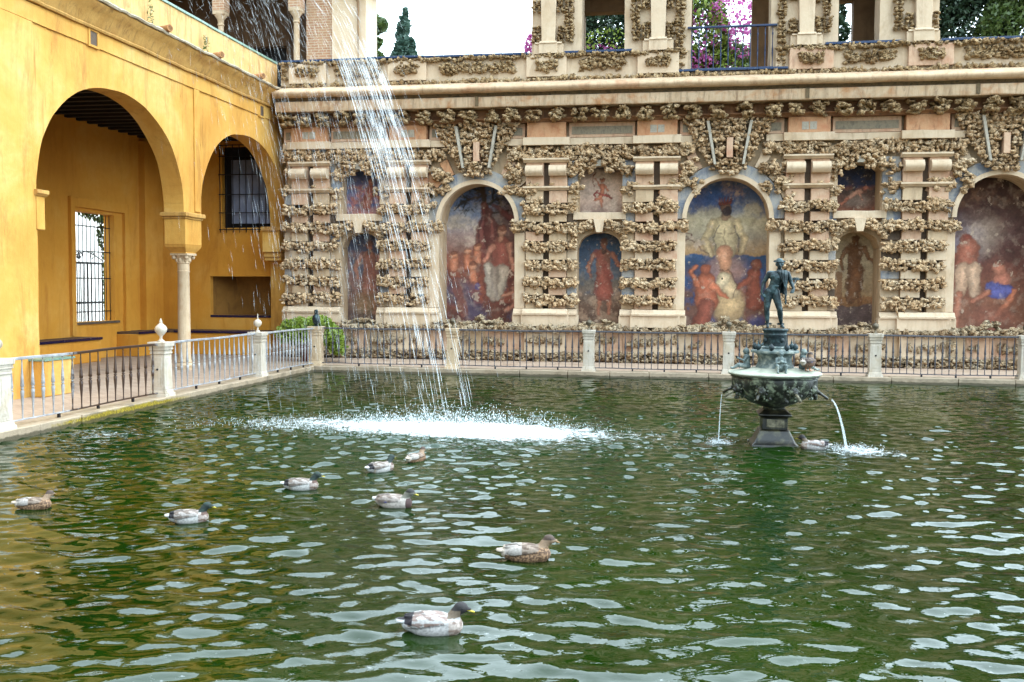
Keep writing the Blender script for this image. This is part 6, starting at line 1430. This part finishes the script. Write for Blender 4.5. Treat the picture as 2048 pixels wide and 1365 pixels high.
duck((-3.73, 12.15, 0), R(52), 'drake', 'green headed drake seen from behind just below the splash', turn=.3, scale=.95, spec=False)
duck((-3.48, 12.95, 0), R(66), 'hen', 'small brown duck seen from behind, closest to the splash', turn=.3, scale=.86, spec=False)
duck((2.0, 15.15, 0), R(176), 'eclipse', 'drake swimming left right beside the fountain foot', scale=.98, spec=False, foot=False)
duck((FX+.46, FY-.22, 1.225), R(60), 'brown', 'brown duck with a blue wing patch standing on the fountain basin rim', turn=.8, scale=.92, standing=True)

# ================================================================== FALLING WATER
def strands(P, D, Wd, name, mt, label=None, cat=None):
    """tapered slivers of falling water: centre P, vector D, half width Wd"""
    n = len(P); u = np.cross(D, np.array([.3,.9,.1])); u /= np.linalg.norm(u, axis=1)[:,None]; v = np.cross(D, u); v /= np.linalg.norm(v, axis=1)[:,None]
    a = P-D*.5; b_ = P+D*.5; m_ = P+D*.15; w = Wd[:,None]
    V = np.stack([a, m_+u*w, m_+v*w, m_-u*w, m_-v*w, b_], 1).reshape(-1,3)
    base = (np.arange(n)*6)[:,None,None]; T = np.array([[0,2,1],[0,3,2],[0,4,3],[0,1,4],[5,1,2],[5,2,3],[5,3,4],[5,4,1]])[None]; F = (base+T).reshape(-1,3); nf = len(F)
    me = bpy.data.meshes.new(name); me.vertices.add(len(V)); me.vertices.foreach_set('co', V.ravel()); me.loops.add(3*nf); me.loops.foreach_set('vertex_index', F.ravel()); me.polygons.add(nf)
    me.polygons.foreach_set('loop_start', np.arange(nf)*3); me.polygons.foreach_set('loop_total', np.full(nf,3)); me.polygons.foreach_set('use_smooth', np.ones(nf,bool)); me.update(); me.materials.append(M_[mt])
    o = link(name, me); o['kind'] = 'stuff'
    if label: props(o, label, cat)
    return o
def shower(n, core, seed, lmin, lmax, wmin, wmax):
    r = np.random.default_rng(seed)
    if core:
        k = r.integers(0, 3, n); ax = np.array([-6.95,-6.8,-6.62])[k]+r.normal(0, .05, n); H = 7.85+r.normal(0, .12, n); vx = np.array([2.25,2.36,2.5])[k]+r.normal(0, .05, n); ay = 16.5+r.normal(0, .2, n)
    else:
        ax = r.normal(-7.7, .65, n); ax = np.where(ax > -6.3, -6.3-(ax+6.3)*.3, ax); H = 8.1+r.normal(0, .45, n); vx = 1.75+r.normal(0, .5, n)+.25*(ax+8); ay = 16.7+r.normal(0, .7, n)
    T = np.sqrt(2*H/9.81); f = r.random(n); t_ = np.where(r.random(n) < .15, -.25+.5*f, T*f**.75); t_ = np.minimum(t_, T*.99)
    X = ax+vx*t_; Z = H-.5*9.81*t_**2; vz = -9.81*t_; Y = ay-.15*t_
    V = np.stack([vx, -.15+0*vx, vz], 1); sp = np.linalg.norm(V, axis=1); L = (lmin+(lmax-lmin)*r.random(n))*np.minimum(1, .25+sp/9)
    D = V/sp[:,None]*L[:,None]; ok = (Z-np.abs(D[:,2])*.5 > .03); P = np.stack([X,Y,Z], 1)
    return P[ok], D[ok], (wmin+(wmax-wmin)*r.random(n)**2)[ok]
P1, D1, W1 = shower(800, True, 3, .22, .8, .003, .010); P2, D2, W2 = shower(2700, False, 4, .12, .5, .0012, .0042)
kk = (P1[:,2] < 6.5) | (np.random.default_rng(2).random(len(P1)) < .35); kk &= (P1[:,2] > 1.5) | (np.random.default_rng(6).random(len(P1)) < .75); P1, D1, W1 = P1[kk], D1[kk], W1[kk]
P5, D5, W5 = shower(900, True, 8, .3, .9, .005, .014); kk = (P5[:,2] > 4.3) & (P5[:,2] < 6.3); P1 = np.concatenate([P1, P5[kk]]); D1 = np.concatenate([D1, D5[kk]]); W1 = np.concatenate([W1, W5[kk]])
strands(np.concatenate([P1,P2]), np.concatenate([D1,D2]), np.concatenate([W1,W2]), 'falling_water', 'spray', 'tall shower of falling water dropping in front of the corner into the pool', 'water')
# splash : droplets thrown up where it lands
r = np.random.default_rng(9); n = 6000
k = r.random(n); cx_ = np.where(k < .55, -3.3+r.normal(0, .95, n), -5.2+r.normal(0, 1.25, n)); cy_ = 16.0+r.normal(0, .42, n); cz = np.abs(r.normal(0, .16, n))*np.exp(-((cx_+3.6)/2.6)**2)+.01
P3 = np.stack([cx_, cy_, cz], 1); D3 = r.normal(size=(n,3))*.012; D3[:,2] = np.abs(D3[:,2])*1.7+.008
strands(P3, D3, np.full(n, .0042)*(.5+r.random(n)), 'splash', 'drops', 'white splash of churning foam where the falling water hits the pool', 'splash')
for cx0, cy0, lab, nn, sp_ in ((2.55, 15.05, 'small white splash right of the fountain under the thick jet', 900, .20), (.62, 15.4, 'tiny splash left of the fountain under the thin trickle', 250, .09)):
    P4 = np.stack([cx0+r.normal(0, sp_, nn), cy0+r.normal(0, sp_*.8, nn), np.abs(r.normal(0, .035, nn))+.005], 1); D4 = r.normal(size=(nn,3))*.013; strands(P4, D4, np.full(nn, .004), 'splash', 'drops', lab, 'splash')
